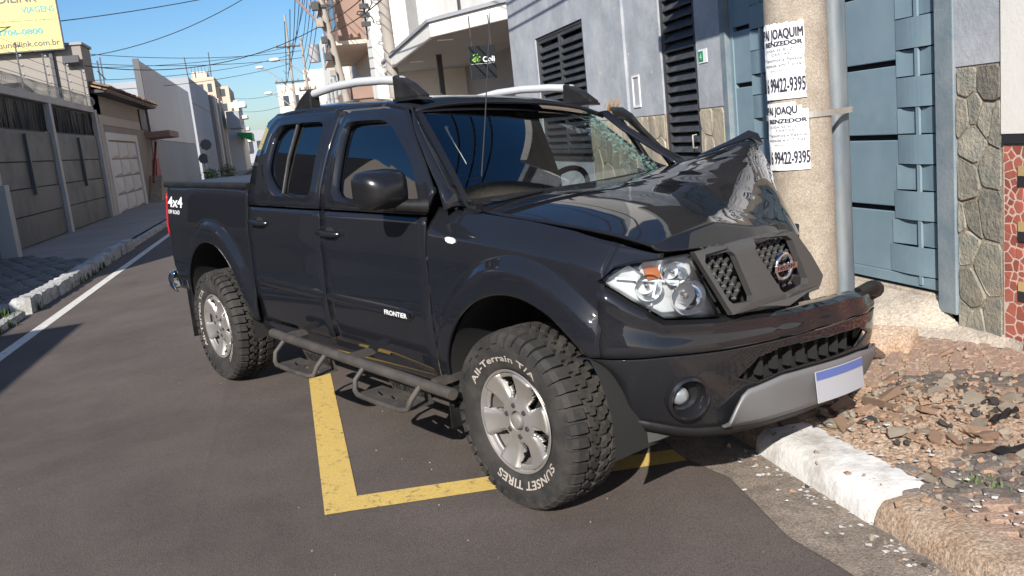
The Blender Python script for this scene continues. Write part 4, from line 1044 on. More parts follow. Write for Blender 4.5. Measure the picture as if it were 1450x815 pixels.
# doors
def door_xs(a, b): return lin(a, b, 14)
def door_z(x): return 1.212
def door_zb(x): return .505 if x < -1.0 else lerp(.505, .455, min(1, (x+1.0)/.45))
def ring(name, m, outer, inner, right, parent, glassm, depth=.016):
    """door top: painted frame between two outlines and the pane inside it"""
    s = 1 if right else -1; n = len(outer)
    def sub(P, k=5):
        out = []
        for i in range(n):
            a, b = P[i], P[(i+1) % n]
            for q in range(k): out.append((lerp(a[0], b[0], q/k), lerp(a[1], b[1], q/k)))
        return out
    def soft(P):
        for _ in range(2): P = [(.25*P[i-1][0]+.5*P[i][0]+.25*P[(i+1) % len(P)][0], .25*P[i-1][1]+.5*P[i][1]+.25*P[(i+1) % len(P)][1]) for i in range(len(P))]
        return P
    A = sub(outer); B = soft(sub(inner)); mb = MB(); rows = []
    for t, d in ((0, 0), (.35, 0), (.62, .0), (.76, .010), (.88, .012), (.95, 0), (1, -depth)):
        rows.append([(lerp(a[0], b[0], t), s*(YB(lerp(a[0], b[0], t), lerp(a[1], b[1], t), False)+d-.0), lerp(a[1], b[1], t)) for a, b in zip(A, B)])
    mb.grid(rows, closed=True); o = TB(mb, name, m, parent, smooth=50, solid=.02, soff=0)
    cx = sum(q[0] for q in B)/len(B); cz = sum(q[1] for q in B)/len(B); mb = MB(); rows = []
    for t in (0, .25, .5, .75, 1.03): rows.append([(lerp(cx, b[0], t), s*(YB(lerp(cx, b[0], t), lerp(cz, b[1], t), False)-depth*.9), lerp(cz, b[1], t)) for b in B])
    mb.grid(rows, closed=True); g = TB(mb, 'window_glass', glassm, parent, smooth=180)
    return o, g
FO = [(-1.545, 1.222), (-1.54, 1.50), (-1.53, 1.722), (-1.1, 1.715), (-.87, 1.675), (-.77, 1.575), (-.625, 1.45), (-.50, 1.32), (-.555, 1.222)]
FI = [(-1.385, 1.262), (-1.42, 1.48), (-1.45, 1.655), (-1.07, 1.65), (-.955, 1.60), (-.84, 1.53), (-.73, 1.466), (-.61, 1.30), (-.595, 1.25)]
RO = [(-2.475, 1.222), (-2.475, 1.5), (-2.455, 1.68), (-2.38, 1.735), (-2.0, 1.735), (-1.552, 1.728), (-1.56, 1.5), (-1.565, 1.222)]
RI = [(-2.05, 1.285), (-2.27, 1.40), (-2.29, 1.60), (-2.23, 1.672), (-1.95, 1.675), (-1.70, 1.67), (-1.67, 1.48), (-1.645, 1.28)]
def handle(parent, x0, x1, z):
    mb = MB(); mb.tube([(x0, YB(x0, z)+.008, z), (x0+.02, YB(x0, z)+.038, z), (x1-.02, YB(x1, z)+.038, z-.004), (x1, YB(x1, z)+.008, z-.006)], [.014, .016, .016, .014], 8)
    TB(mb, 'door_handle', 'trim_gloss', parent, smooth=60)
    mb = MB(); xc = (x0+x1)/2+.0; mb.add([(xc, YB(xc, z)+.006, z-.01)]+[(xc+.058*cos(a), YB(xc+.058*cos(a), z)+.006, z-.012+.042*sin(a)) for a in lin(0, 2*pi, 17)[:-1]], [(0, i+1, (i+1) % 16+1) for i in range(16)])
    TB(mb, 'handle_cup', 'undercar', parent, fix=False)
fd = empty('front_door'); fd.parent = TR
side_panel('door_panel', PAINT, door_xs(-1.553, -.560), door_zb, door_z, 20, parent=fd); ring('door_frame', PAINT, FO, FI, True, fd, 'tint_glass'); handle(fd, -1.535, -1.345, 1.105)
rd = empty('rear_door'); rd.parent = TR
def rd_zb(x): a = arch(x, (RA_[0], RA_[1], RA_[2]+.10)); return max(door_zb(x), a*0+.50)
side_panel('door_panel', PAINT, door_xs(-2.478, -1.565), rd_zb, door_z, 20, parent=rd); ring('door_frame', PAINT, RO, RI, True, rd, 'tint_glass'); handle(rd, -2.41, -2.215, 1.128)
mb = MB(); mb.tube([(-2.045, YB(-2.045, 1.67, False)-.004, 1.675), (-2.03, YB(-2.03, 1.48, False)-.002, 1.48), (-2.02, YB(-2.02, 1.29, False)-.004, 1.283)], .012, 6); TB(mb, 'window_divider', 'trim_black', rd, smooth=60)
# rub strips with the name badge
for par, a, b in ((rd, -2.44, -1.575), (fd, -1.545, -.705)):
    mb = MB(); zc = lambda x: .765-.020*(x+2.4)/1.7; rows = []
    for x in lin(a, b, 14):
        e = .6 if x in (a, b) else 1
        rows.append([(x, YB(x, zc(x)+t*.04)+(.016*(1-abs(t)**3)*e), zc(x)+t*.037*e) for t in lin(-1, 1, 7)])
    mb.grid(rows); st_ = TB(mb, 'rub_strip', PAINT, par, smooth=60)
mb = MB(); mb.grid([[(x, YB(x, z)+.0185, z) for z in lin(.722, .762, 3)] for x in lin(-.955, -.722, 5)]); TB(mb, 'badge_plate', 'trim_gloss', fd)
mb = MB(); put_text(mb, 'FRONTIER', lambda a, b: (-.945+a, YB(-.85, .742)+.0205, .731+b), .024, .20, bold=.03); TB(mb, 'badge_lettering', 'letter_bright', fd, fix=False)
# sills
for s in (1, -1):
    mb = MB(); mb.grid([[(x, s*yy_, z) for yy_, z in ((.845, .505), (.85, .47), (.825, .42), (.74, .40))] for x in lin(-2.56, -.47, 12)]); TB(mb, 'sill', PAINT, smooth=60)
# front fender with its turn signal
def fen_zt(x): return interp(x, [-.56, -.24, .08, .33, .51, .62], [1.245, 1.225, 1.205, 1.178, 1.138, 1.09])
def fen_zb(x): a = arch(x, FA_); lo = .455 if x < 0 else .738; return max(a, lo)
def fen_y(x, z): t = fen_zt(x); return YB(x, z)-.075*sstep(t-.13, t+.015, z)**1.5
c, R = FA_[0], FA_[2]
fx = lin(-.553, c-R-.001, 6)+cosx(c-R, c+R, 46)[1:-1]; fx = [x for x in fx if x < .505]+[.51]
ff = side_panel('front_fender', PAINT, fx, fen_zb, fen_zt, 26, yf=fen_y)
side_panel('fender_tip', PAINT, lin(.505, .632, 8), lambda x: interp(x, [.505, .518, .567, .62, .64], [1.00, 1.02, 1.066, 1.076, 1.078]), lambda x: max(fen_zt(x), 1.088), 8, yf=fen_y, parent=ff)
mb = MB(); P = [(-.40, 1.137), (-.33, 1.132), (-.325, 1.108), (-.39, 1.112)]; P = chamfer_poly(P, .25)
mb.prism(P, .0, .012, lambda a, b, h: (a, YB(a, b)+h, b)); TB(mb, 'turn_signal', 'lens_white', ff)
# inner wing strip between fender and bonnet
mb = MB(); mb.grid([[(x, y_, fen_zt(x)-d) for y_, d in ((fen_y(x, fen_zt(x))-.002, .004), (.76, .05), (.70, .09), (.6, .10))] for x in lin(-.55, .60, 10)]); TB(mb, 'inner_wing', 'undercar', ff, smooth=60)
# rear corner pillars / cab back / roof
mb = MB(); rows = []
for x, z0, cz in ((-.895, 1.705, .035), (-1.0, 1.735, .04), (-1.3, 1.752, .045), (-1.7, 1.768, .045), (-2.1, 1.772, .042), (-2.35, 1.762, .04), (-2.44, 1.745, .035), (-2.475, 1.715, .03)):
    row = []
    for t in lin(-1, 1, 21):
        y = t*.648; e = abs(t)**6; row.append((x+(.05*(1-t*t) if x > -.95 else 0), y, z0+cz*(1-t*t)-.028*e))
    rows.append(row)
mb.grid(rows); TB(mb, 'roof', PAINT, smooth=60, solid=.02)
for s in (1, -1):
    mb = MB(); mb.grid([[(x, s*yy_, zz_) for yy_, zz_ in ((YB(x, z0_, False)-.004, z0_), (YB(x, z0_+.02, False)+.002, z0_+.022), (.655, zt_-.012), (.63, zt_+.004))] for x, z0_, zt_ in ((-.885, 1.672, 1.700), (-1.1, 1.712, 1.725), (-1.5, 1.722, 1.742), (-2.0, 1.731, 1.75), (-2.38, 1.730, 1.738), (-2.47, 1.68, 1.70))])
    TB(mb, 'roof_gutter', PAINT, smooth=60)
mb = MB(); mb.grid([[(-2.485-.0*z, s*(YB(-2.4, z, False)-.012), z) for s in lin(-1, 1, 9)] for z in lin(.6, 1.72, 14)]); TB(mb, 'cab_back', PAINT, smooth=60)
mb = MB(); mb.grid([[(-2.492, s*.55, z) for s in lin(-1, 1, 5)] for z in lin(1.36, 1.64, 3)]); TB(mb, 'rear_window', 'tint_glass', solid=.004)
# A pillars
for s in (1, -1):
    mb = MB(); rows = []
    for (ax, ay, az), (bx, by, bz) in (((-.915, .632, 1.703), (-.865, .668, 1.690)), ((-.78, .668, 1.585), (-.765, .730, 1.578)), ((-.645, .702, 1.468), (-.618, .785, 1.452)), ((-.50, .735, 1.340), (-.485, .828, 1.335)), ((-.405, .755, 1.248), (-.425, .850, 1.240))):
        rows.append([(lerp(ax, bx, t)+.010*sin(pi*t), s*(lerp(ay, by, t)+.012*sin(pi*t)), lerp(az, bz, t)+.012*sin(pi*t)) for t in lin(0, 1, 6)])
    mb.grid(rows); TB(mb, 'a_pillar', PAINT, smooth=60, solid=.012)
# windscreen: right edge to a buckled left edge
def ws(u, v):   # u: right -> left, v: bottom -> top
    b = Vector((lerp(-.405, -.545, u)+.07*4*u*(1-u)*.7, lerp(.752, -.732, u), lerp(1.245, 1.262, u)-.02)); t = Vector((lerp(-.918, -.985, u)+.05*4*u*(1-u), lerp(.632, -.622, u), lerp(1.700, 1.580, u)+.02*4*u*(1-u)))
    p = b.lerp(t, v); n = Vector((.7, 0, .7)); return p+n*(.03*4*v*(1-v)*(1-(2*u-1)**2*.8))
mb = MB(); mb.grid([[ws(u, v) for u in lin(0, 1, 25)] for v in lin(-.03, 1, 15)]); wsc = TB(mb, 'windscreen', 'windscreen_glass', fn=flat, smooth=180)
# black edge print and seal
mb = MB(); mb.grid([[ws(u, v)+Vector((.003, 0, .004)) for u in lin(0, 1, 25)] for v in (.94, 1.005)]); mb.grid([[ws(u, v)+Vector((.003, 0, .004)) for v in lin(0, 1, 15)] for u in (-.004, .03)]); mb.grid([[ws(u, v)+Vector((.003, 0, .004)) for v in lin(0, 1, 15)] for u in (.975, 1.008)])
mb.grid([[ws(u, v)+Vector((.004, 0, .005)) for u in lin(0, 1, 25)] for v in (-.03, .05)]); TB(mb, 'windscreen_border', 'trim_gloss', wsc, fn=flat)
r = random.Random(12); mb = MB()
for i in range(340):
    v = r.random(); u = .985-abs(r.gauss(0, .05))*(.5+1.4*sin(pi*min(1, v*1.05)))-.0; u = min(.985, u); 
    s_ = r.uniform(.006, .02); p = ws(u, v)+Vector((.006, 0, .007))+Vector((.7, 0, .7))*r.uniform(-.004, .012); a = r.uniform(0, 6.3); tilt = r.uniform(-.5, .5)
    e1_ = Vector((-.4, -.1, .38)).normalized(); e2_ = Vector((0, 1, 0)); nn = Vector((.7, 0, .7))
    mb.add([p+(e1_*cos(a+q)+e2_*sin(a+q))*s_*r.uniform(.5, 1.2)+nn*s_*tilt*cos(q) for q in (0, 2.1, 4.2)], [(0, 1, 2)])
tag(TB(mb, 'shattered_glass', 'shard_glass', wsc, fn=flat, fix=False), kind='stuff')
mb = MB()
for i in range(34):       # running cracks
    v = r.random(); u = .97; pts = [ws(u, v)+Vector((.004, 0, .005))]
    for k in range(r.randint(3, 7)):
        u -= r.uniform(.01, .045); v = min(.97, max(.03, v+r.gauss(0, .05))); pts.append(ws(u, v)+Vector((.004, 0, .005)))
    mb.tube(pts, .0011, 3)
tag(TB(mb, 'crack', 'shard_glass', wsc, fn=flat, fix=False), kind='stuff')
# cowl, wiper, antenna
mb = MB(); mb.grid([[(-.40+.10*t+.07*(1-(y/.75)**2), y, 1.205-.02*t) for t in (0, .5, 1)] for y in lin(.74, -.74, 13)]); TB(mb, 'cowl', 'trim_black', fn=flat, solid=.01)
mb = MB(); mb.tube([(-.33, .36, 1.275), (-.345, .60, 1.262), (-.41, .735, 1.272)][::-1], .010, 6); mb.bar((-.37, .735, 1.27), (-.31, .10, 1.268), .012, .022); TB(mb, 'wiper', 'trim_black', fn=flat)
mb = MB(); mb.tube([(-.545, .565, 1.20), (-.545, .565, 1.23)], .014, 8); mb.tube([(-.545, .565, 1.22), (-.50, .52, 1.62), (-.46, .47, 2.08)], [.0035, .003, .002], 6); TB(mb, 'antenna', 'steel_dark', fn=flat, smooth=60)
# bonnet, buckled upward at its left front corner (rows rear -> front, right -> left)
H = [[(-.42, .725, 1.236), (-.42, .48, 1.262), (-.42, .12, 1.268), (-.42, -.22, 1.262), (-.45, -.48, 1.268), (-.49, -.63, 1.272), (-.53, -.72, 1.268)],
     [(-.16, .705, 1.210), (-.16, .47, 1.246), (-.16, .14, 1.262), (-.17, -.18, 1.270), (-.20, -.42, 1.296), (-.24, -.60, 1.318), (-.28, -.72, 1.326)],
     [(.08, .70, 1.192), (.08, .47, 1.232), (.08, .16, 1.252), (.06, -.12, 1.262), (.04, -.36, 1.312), (.01, -.58, 1.366), (-.02, -.73, 1.398)],
     [(.24, .70, 1.180), (.24, .47, 1.216), (.25, .19, 1.240), (.24, -.04, 1.236), (.20, -.28, 1.296), (.12, -.54, 1.376), (.05, -.72, 1.412)],
     [(.38, .70, 1.166), (.38, .47, 1.200), (.39, .22, 1.214), (.40, .02, 1.196), (.36, -.22, 1.232), (.25, -.50, 1.318), (.13, -.70, 1.345)],
     [(.50, .70, 1.152), (.51, .48, 1.180), (.52, .26, 1.186), (.53, .06, 1.152), (.49, -.20, 1.165), (.37, -.46, 1.205), (.22, -.66, 1.215)],
     [(.615, .69, 1.128), (.62, .50, 1.140), (.615, .34, 1.146), (.63, .12, 1.104), (.60, -.12, 1.090), (.50, -.38, 1.075), (.33, -.60, 1.06)],
     [(.640, .685, 1.102), (.660, .50, 1.086), (.662, .34, 1.072), (.665, .12, 1.046), (.635, -.12, 1.032), (.54, -.38, 1.006), (.37, -.60, .965)]]
for i_ in range(1, 7):       # dome of the bonnet
    for j_, up_ in ((1, .024), (2, .024), (3, .012)):
        a_, b_, c_ = H[i_][j_]; H[i_][j_] = (a_, b_, c_+up_*(1 if i_ < 5 else .5))
mb = MB(); mb.grid(H); bon = TB(mb, 'bonnet', 'truck_paint_front', fn=flat, smooth=180, sub=4)
vg = bon.vertex_groups.new(name='dent')
for v in bon.data.vertices:
    d_ = sstep(.35, -.25, -v.co.y*-1*-1) if False else sstep(.30, -.20, -v.co.y)*sstep(-.35, .15, v.co.x); vg.add([v.index], max(.04, d_), 'REPLACE')
tx = bpy.data.textures.new('dents', 'VORONOI'); tx.noise_scale = .22; tx.weight_1 = -1; tx.weight_2 = 1; tx.noise_intensity = 1.0
q = bon.modifiers.new('d', 'DISPLACE'); q.texture = tx; q.strength = .02; q.mid_level = .3; q.vertex_group = 'dent'; q.direction = 'Z'; q.texture_coords = 'LOCAL'
q = bon.modifiers.new('t', 'SOLIDIFY'); q.thickness = .012; q.offset = -1
_m = bon.data; 
try:
    at = _m.attributes.new('crease_edge', 'FLOAT', 'EDGE'); C_ = {}
    def near(p, pts, d=.004): return any((Vector(p)-Vector((a, -b, c))).length < d for a, b, c in pts)
    CL = [[H[i][3] for i in range(3, 8)], [H[6][j] for j in range(0, 7)], [H[i][2] for i in range(5, 8)]]
    for e in _m.edges:
        a, b = (_m.vertices[k].co for k in e.vertices); v_ = 0
        for ln in CL:
            if near(a, ln) and near(b, ln): v_ = .75
        at.data[e.index].value = v_
except Exception as ex: print('crease', ex)
# tip flap standing up behind the bonnet corner
mb = MB(); mb.grid([[(-.30, -.722, 1.318), (-.28, -.74, 1.335)], [(-.14, -.726, 1.365), (-.12, -.755, 1.392)], [(-.02, -.73, 1.395), (-.005, -.775, 1.442)], [(.045, -.722, 1.408), (.06, -.762, 1.425)], [(.10, -.71, 1.37), (.105, -.735, 1.375)]]); TB(mb, 'bonnet_flap', 'truck_paint_front', fn=flat, solid=.006)
# front: upper bumper skin, lower skin, skid plate
def nose(y, z, d=0):
    x = plan_x(y); i = min(range(len(DPL)), key=lambda k: abs(DPL[k][1]-y)); a = DPL[max(0, i-2)]; b = DPL[min(len(DPL)-1, i+2)]
    tx, ty = b[0]-a[0], b[1]-a[1]; L = hypot(tx, ty); nx, ny = -ty/L, tx/L
    return (x+nx*d, y+ny*d, z)
KY = [.852, .785, .70, .49, .18, -.35, -.60, -.76]
UB = ([.735, .733, .732, .716, .697, .660, .632, .618], [1.022, .944, .862, .833, .797, .752, .712, .690])
def kf(y, tab): return interp(-y, [-q for q in KY], tab)
ycols = lin(.852, .70, 12)+lin(.685, -.76, 60)
mb = MB(); rows = []
for y in ycols:
    zb, zt = kf(y, UB[0]), kf(y, UB[1]); row = []
    for t in lin(0, 1, 12):
        d = .030*(1-t)**.7-.045*sstep(.82, 1.0, t)+.004*sin(t*9); row.append(nose(y, lerp(zb, zt, t), d+.004*sin(y*23)*(1 if y < .2 else 0)))
    rows.append(row)
mb.grid(rows); bu = TB(mb, 'front_bumper', 'truck_paint_front', fn=flat, smooth=60, solid=.008)
def lbz(y):
    x = plan_x(y); a = arch(x, FA_) if x < .575 else 0; return max(a, interp(-y, [-.81, -.615, -.46, 0, .70], [.475, .407, .381, .345, .300]))
def hole(y, z):
    if hypot((y-.632)*1.35, z-.556) < .074: return True
    if not -.52 < y < .43: return False
    c_ = interp(-y, [-.43, -.2, .5], [.588, .608, .545]); return abs(z-c_) < interp(-y, [-.43, -.33, .4, .52], [.0, .052, .045, .0])
mb = MB(); rows = []; yl = lin(.875, .72, 30)+lin(.715, -.76, 220); nz = 64
for y in yl:
    zb, zt = lbz(y), kf(y, UB[0])-.006; zb = min(zb, zt-.003); rows.append([nose(y, lerp(zb, zt, t), .030-.075*(1-t)**2.2) for t in lin(0, 1, nz)])
mb.grid(rows, skip=lambda i, j: hole(yl[i], rows[i][j][2]))
TB(mb, 'lower_skin', 'truck_paint_front', bu, fn=flat, smooth=60, solid=.008)
mb = MB(); mb.grid([[nose(y, lerp(lbz(y)+.05, kf(y, UB[0])-.03, t), -.06) for t in (0, 1)] for y in lin(.6, -.74, 20)]); TB(mb, 'intake_back', 'undercar', bu, fn=flat)
for k in range(9):
    y = .36-k*.09; mb = MB(); zc = interp(-y, [-.43, -.2, .5], [.588, .608, .545]); p = nose(y, zc, -.02); mb.box(p[0]-.02, p[0]+.012, p[1]-.009, p[1]+.009, zc-.045, zc+.045); TB(mb, 'intake_rib', 'undercar', bu, fn=flat)
mb = MB(); mb.grid([[nose(y, lerp(.70, .97, t)-.10*(.6-y)*.8, -.10) for t in (0, 1)] for y in lin(.62, -.05, 16)]); TB(mb, 'radiator_support', 'undercar', fn=flat)
mb = MB(); rows = []
for y in lin(.475, -.73, 40):
    top = interp(-y, [-.475, -.45, -.40, -.20, 0, .4, .73], [.43, .47, .535, .548, .532, .492, .43]); bot = interp(-y, [-.475, -.3, 0, .4, .73], [.395, .37, .345, .312, .29])
    rows.append([nose(y, lerp(bot, top, t), .032-.055*(1-t)**2) for t in lin(0, 1, 8)])
mb.grid(rows); TB(mb, 'skid_plate', 'skid_silver', bu, fn=flat, smooth=60, solid=.012)
mb = MB(); rows = [[nose(y, lerp(lbz(y)-.03, lbz(y)+.012, t), -.045+.02*t) for t in lin(0, 1, 3)] for y in lin(.80, -.7, 30)]; mb.grid(rows); TB(mb, 'lower_lip', 'trim_black', bu, fn=flat, smooth=60, solid=.01)
mb = MB(); mb.grid([[nose(y, kf(y, UB[1])-.010+.010*t-.02*t*t, -.05-.07*t) for t in lin(0, 1, 4)] for y in lin(.48, -.74, 30)]); TB(mb, 'bumper_ledge', 'trim_black', bu, fn=flat, smooth=60)
# torn bracket end at the left of the bumper
mb = MB(); p = Vector(nose(-.74, .66, .02)); mb.tube([p+Vector((.0, .10, .03)), p+Vector((.01, .0, .035)), p+Vector((-.02, -.09, .01)), p+Vector((-.10, -.13, -.04)), p+Vector((-.14, -.12, -.10))], [.025, .035, .042, .04, .025], 10); TB(mb, 'bumper_end', 'trim_black', bu, fn=flat, smooth=60)
mb = MB(); mb.grid([[(p.x-.05*i, p.y-.03*i+.04*j, p.z-.10-.03*j-.02*i*j) for j in range(4)] for i in range(4)]); TB(mb, 'torn_liner', 'trim_black', bu, fn=flat, solid=.01)
# number plate
mb = MB(); 
def npl(a, b, d): q = Vector(nose(-.2+a, .44, .048+d)); return (q.x-.10*b, q.y, .425+b*1.0+a*.10)
mb.grid([[npl(lerp(.2, -.2, i/10), lerp(-.065, .065, j/2), 0) for j in range(3)] for i in range(11)]); pl_ = TB(mb, 'number_plate', 'plate_white', bu, fn=flat, solid=.003)
mb = MB(); mb.grid([[npl(lerp(.197, -.197, i/10), lerp(.028, .062, j/2), .0035) for j in range(3)] for i in range(11)]); TB(mb, 'plate_band', 'plate_blue', bu, fn=flat)
# fog lamp
def disc_frame(y, z, d):
    p = Vector(nose(y, z, d)); q = Vector(nose(y, z, d+.1)); n = (q-p).normalized(); n = (n+Vector((0, 0, -.08))).normalized(); a = n.cross(Vector((0, 0, 1))).normalized(); b = a.cross(n); return p, n, a, b
P, N, A, B_ = disc_frame(.632, .556, .0)
def fl_(u, v, h): return P+A*u+B_*v+N*h
mb = MB(); mb.lathe([(.088, .012), (.084, .034), (.074, .040), (.066, .030), (.060, -.02), (.0, -.05)], 32, fl_); fg = TB(mb, 'fog_lamp', 'trim_gloss', fn=flat, smooth=45)
mb = MB(); mb.lathe([(.036, -.02), (.030, .004), (.015, .010), (0, .012)], 28, lambda u, v, h: fl_(u-.018, v+.002, h)); TB(mb, 'lamp_glass', 'fog_glass', fg, fn=flat, smooth=60)
mb = MB(); mb.lathe([(.040, -.03), (.039, -.004), (.036, -.002), (.036, -.01)], 28, lambda u, v, h: fl_(u-.018, v+.002, h)); TB(mb, 'lamp_ring', 'chrome', fg, fn=flat, smooth=60)
# headlight
HL = [(.849, 1.017), (.819, 1.064), (.768, 1.076), (.593, 1.080), (.487, .838), (.694, .866), (.785, .944)]
hl = empty('headlight'); hl.parent = TR
def hpoly(P, k=6):
    out = []
    for i in range(len(P)):
        a, b = P[i], P[(i+1) % len(P)]
        for q in range(k): out.append((lerp(a[0], b[0], q/k), lerp(a[1], b[1], q/k)))
    return out
HP = hpoly(HL); cy = sum(q[0] for q in HP)/len(HP); cz = sum(q[1] for q in HP)/len(HP)
def scaled(t, d): return [nose(lerp(cy, y, t), lerp(cz, z, t), d) for y, z in HP]
mb = MB(); mb.grid([scaled(1.0, -.012), scaled(.97, .010), scaled(.85, .018), scaled(.5, .022), scaled(.02, .022)], closed=True); TB(mb, 'lens', 'lamp_lens', hl, fn=flat, smooth=180)
mb = MB(); mb.grid([scaled(1.0, -.014), scaled(.985, -.030), scaled(.94, -.040), scaled(.5, -.048), scaled(.02, -.048)], closed=True); TB(mb, 'housing', 'reflector', hl, fn=flat, smooth=50)
mb = MB(); mb.grid([scaled(1.03, -.02), scaled(1.025, .006), scaled(1.005, .010), scaled(.998, -.012)], closed=True); TB(mb, 'bezel', 'trim_gloss', hl, fn=flat, smooth=40)
for y, z, rr in ((.60, .93, .068), (.645, 1.025, .045), (.735, .985, .05)):
    P, N, A, B_ = disc_frame(y, z, -.052)
    mb = MB(); mb.lathe([(rr, .055), (rr*1.0, .05), (rr*.9, .02), (rr*.5, -.008), (rr*.18, -.012), (rr*.17, .03), (0, .034)], 24, lambda u, v, h: P+A*u+B_*v+N*h); TB(mb, 'reflector_bowl', 'chrome', hl, fn=flat, smooth=50)
mb = MB(); q = [(.745, 1.048), (.700, 1.050), (.690, 1.012), (.735, 1.008)]; mb.add([nose(a, b, -.02) for a, b in q], [(0, 1, 2, 3)]); TB(mb, 'amber_lamp', 'amber', hl, fn=flat, solid=.02)
mb = MB(); mb.grid([[nose(y, z+(y-.6)*.18, -.025) for z in (.976, .984)] for y in lin(.54, .82, 8)]); mb.grid([[nose(y-(z-1.0)*.25, z, -.026) for y in (.70, .706)] for z in lin(.88, 1.06, 6)]); TB(mb, 'divider', 'lens_white', hl, fn=flat, solid=.006)
# grille: frame with two meshed openings and the emblem (shifted and broken on its left)
gr = empty('grille'); gr.parent = TR
GO = [(.575, 1.085), (.33, 1.098), (.11, 1.102), (.055, 1.085), (-.03, .98), (-.088, .886), (-.045, .836), (.16, .812), (.33, .826), (.452, .836)]
def gn(y, z, d): return nose(y, z, d-.16*(z-.84))
G1 = [(.545, 1.062), (.408, 1.066), (.342, .870), (.452, .874)]; G2 = [(.312, 1.070), (.085, 1.074), (.015, .876), (.178, .858)]
def tess(loops, d, k=5):
    L = [[Vector((q[0], q[1], 0)) for q in hpoly(l, k)] for l in loops]; tri = tessellate_polygon(L); pts = [q for l in L for q in l]
    return [gn(q.x, q.y, d) for q in pts], [tuple(t) for t in tri]
mb = MB(); vs, fs = tess([GO, chamfer_poly(G1, .1), chamfer_poly(G2, .1)], .012); mb.add(vs, fs); TB(mb, 'grille_frame', 'grille_plastic', gr, fn=flat, solid=.03, soff=-1, bevel=.004)
mb = MB(); 
for l in (G1, G2): vs, fs = tess([l], -.055, 3); mb.add(vs, fs)
TB(mb, 'mesh_back', 'undercar', gr, fn=flat)
def inq(P, y, z):
    s_ = None
    for i in range(len(P)):
        a, b = P[i], P[(i+1) % len(P)]; c_ = (b[0]-a[0])*(z-a[1])-(b[1]-a[1])*(y-a[0]); q = c_ > 0
        if s_ is None: s_ = q
        elif s_ != q: return False
    return True
mb = MB()
for l in (G1, G2):
    y0 = min(q[0] for q in l)-.02; y1 = max(q[0] for q in l)+.02
    st = .040
    for i in range(int((y1-y0)/st)+1):
        for j in range(9):
            y, z = y0+i*st+(st/2 if j % 2 else 0), .855+j*.026
            if not inq(l, y, z): continue
            P, N, A, B_ = disc_frame(y, z, -.022-.16*(z-.84))
            # diamond cell bead and its two bars
            mb.add([P+A*.015, P+B_*.012, P-A*.015, P-B_*.012, P+N*.013], [(0, 1, 4), (1, 2, 4), (2, 3, 4), (3, 0, 4)])
            for sx in (-1, 1):
                e_ = P+A*(st/2*sx*-1)+B_*.026; mb.bar(P-N*.004, e_-N*.004, .007, .014, upv=N)
tag(TB(mb, 'mesh', 'grille_mesh', gr, fn=flat, fix=False), kind='stuff')
P, N, A, B_ = disc_frame(.135, .965, .012-.02)
mb = MB(); mb.tube([P+A*.049*cos(a)+B_*.049*sin(a)+N*(.012) for a in lin(0, 2*pi, 33)[:-1]], .008, 8, closed=True); mb.bar(P-A*.070+N*.018, P+A*.070+N*.018, .024, .014, upv=N); em = TB(mb, 'emblem', 'chrome', gr, fn=flat, smooth=50)
mb = MB(); put_text(mb, 'NISSAN', lambda a, b: P+A*(a-.052)*1+B_*(b-.0075)+N*.0262, .015, .104, bold=.03); TB(mb, 'emblem_lettering', 'steel_dark', gr, fn=flat, fix=False)
# mirror
mb = MB(); rows = []
for t in lin(0, 1, 9):     # along x (rear face to nose)
    w = [.80, .95, 1, 1, .99, .96, .88, .72, .42][int(round(t*8))]; x = lerp(-.93, -.66, t)
    x = lerp(-.74, -.555, t); 
    row = []
    for k in range(28):
        a = 2*pi*k/28; c_, s_ = cos(a), sin(a); n4 = (abs(c_)**4.6+abs(s_)**4.6)**(-1/4.6); row.append((x+.0, 1.015+.118*n4*c_*w+.0, 1.358+.086*n4*s_*w-.01*(t)))
    rows.append(row)
mb.grid(rows, closed=True); mb.add(rows[0], [tuple(range(28))]); mb.add(rows[-1], [tuple(range(28))[::-1]]); mi_ = TB(mb, 'mirror_shell', 'mirror_black', fd, fn=flat, smooth=60)
mb = MB(); mb.tube([(-.62, .97, 1.285), (-.585, .92, 1.272), (-.55, .85, 1.262)], [.035, .03, .035], 10); TB(mb, 'mirror_arm', 'trim_black', fd, fn=flat, smooth=60)
# roof rails
for s in (1, -1):
    dz = 0 if s > 0 else .0; rr = empty('roof_rail'); rr.parent = TR; y = s*.575
    mb = MB(); mb.tube([(-2.02, y, 1.845), (-1.75, y, 1.868), (-1.5, y, 1.872), (-1.25, y, 1.862), (-1.06, y, 1.845)], .023, 10); TB(mb, 'bar', 'silver_rail', rr, smooth=60)
    for x0, x1, sl_ in ((-1.11, -.885, 1), (-2.0, -2.22, -1)):
        mb = MB(); P_ = [(x0, 1.755), (x1, 1.752), (x1, 1.768), (lerp(x0, x1, .55), 1.83), (lerp(x0, x1, .1), 1.872), (x0, 1.868)]
        mb.prism(P_, y-.032, y+.032, lambda a, b, h: (a, h, b)); TB(mb, 'foot', 'trim_black', rr, bevel=.008)
        mb = MB(); mb.box(min(x0, x1)-.0, max(x0, x1), y-.04, y+.04, 1.742, 1.756); TB(mb, 'foot_pad', 'trim_gloss', rr)
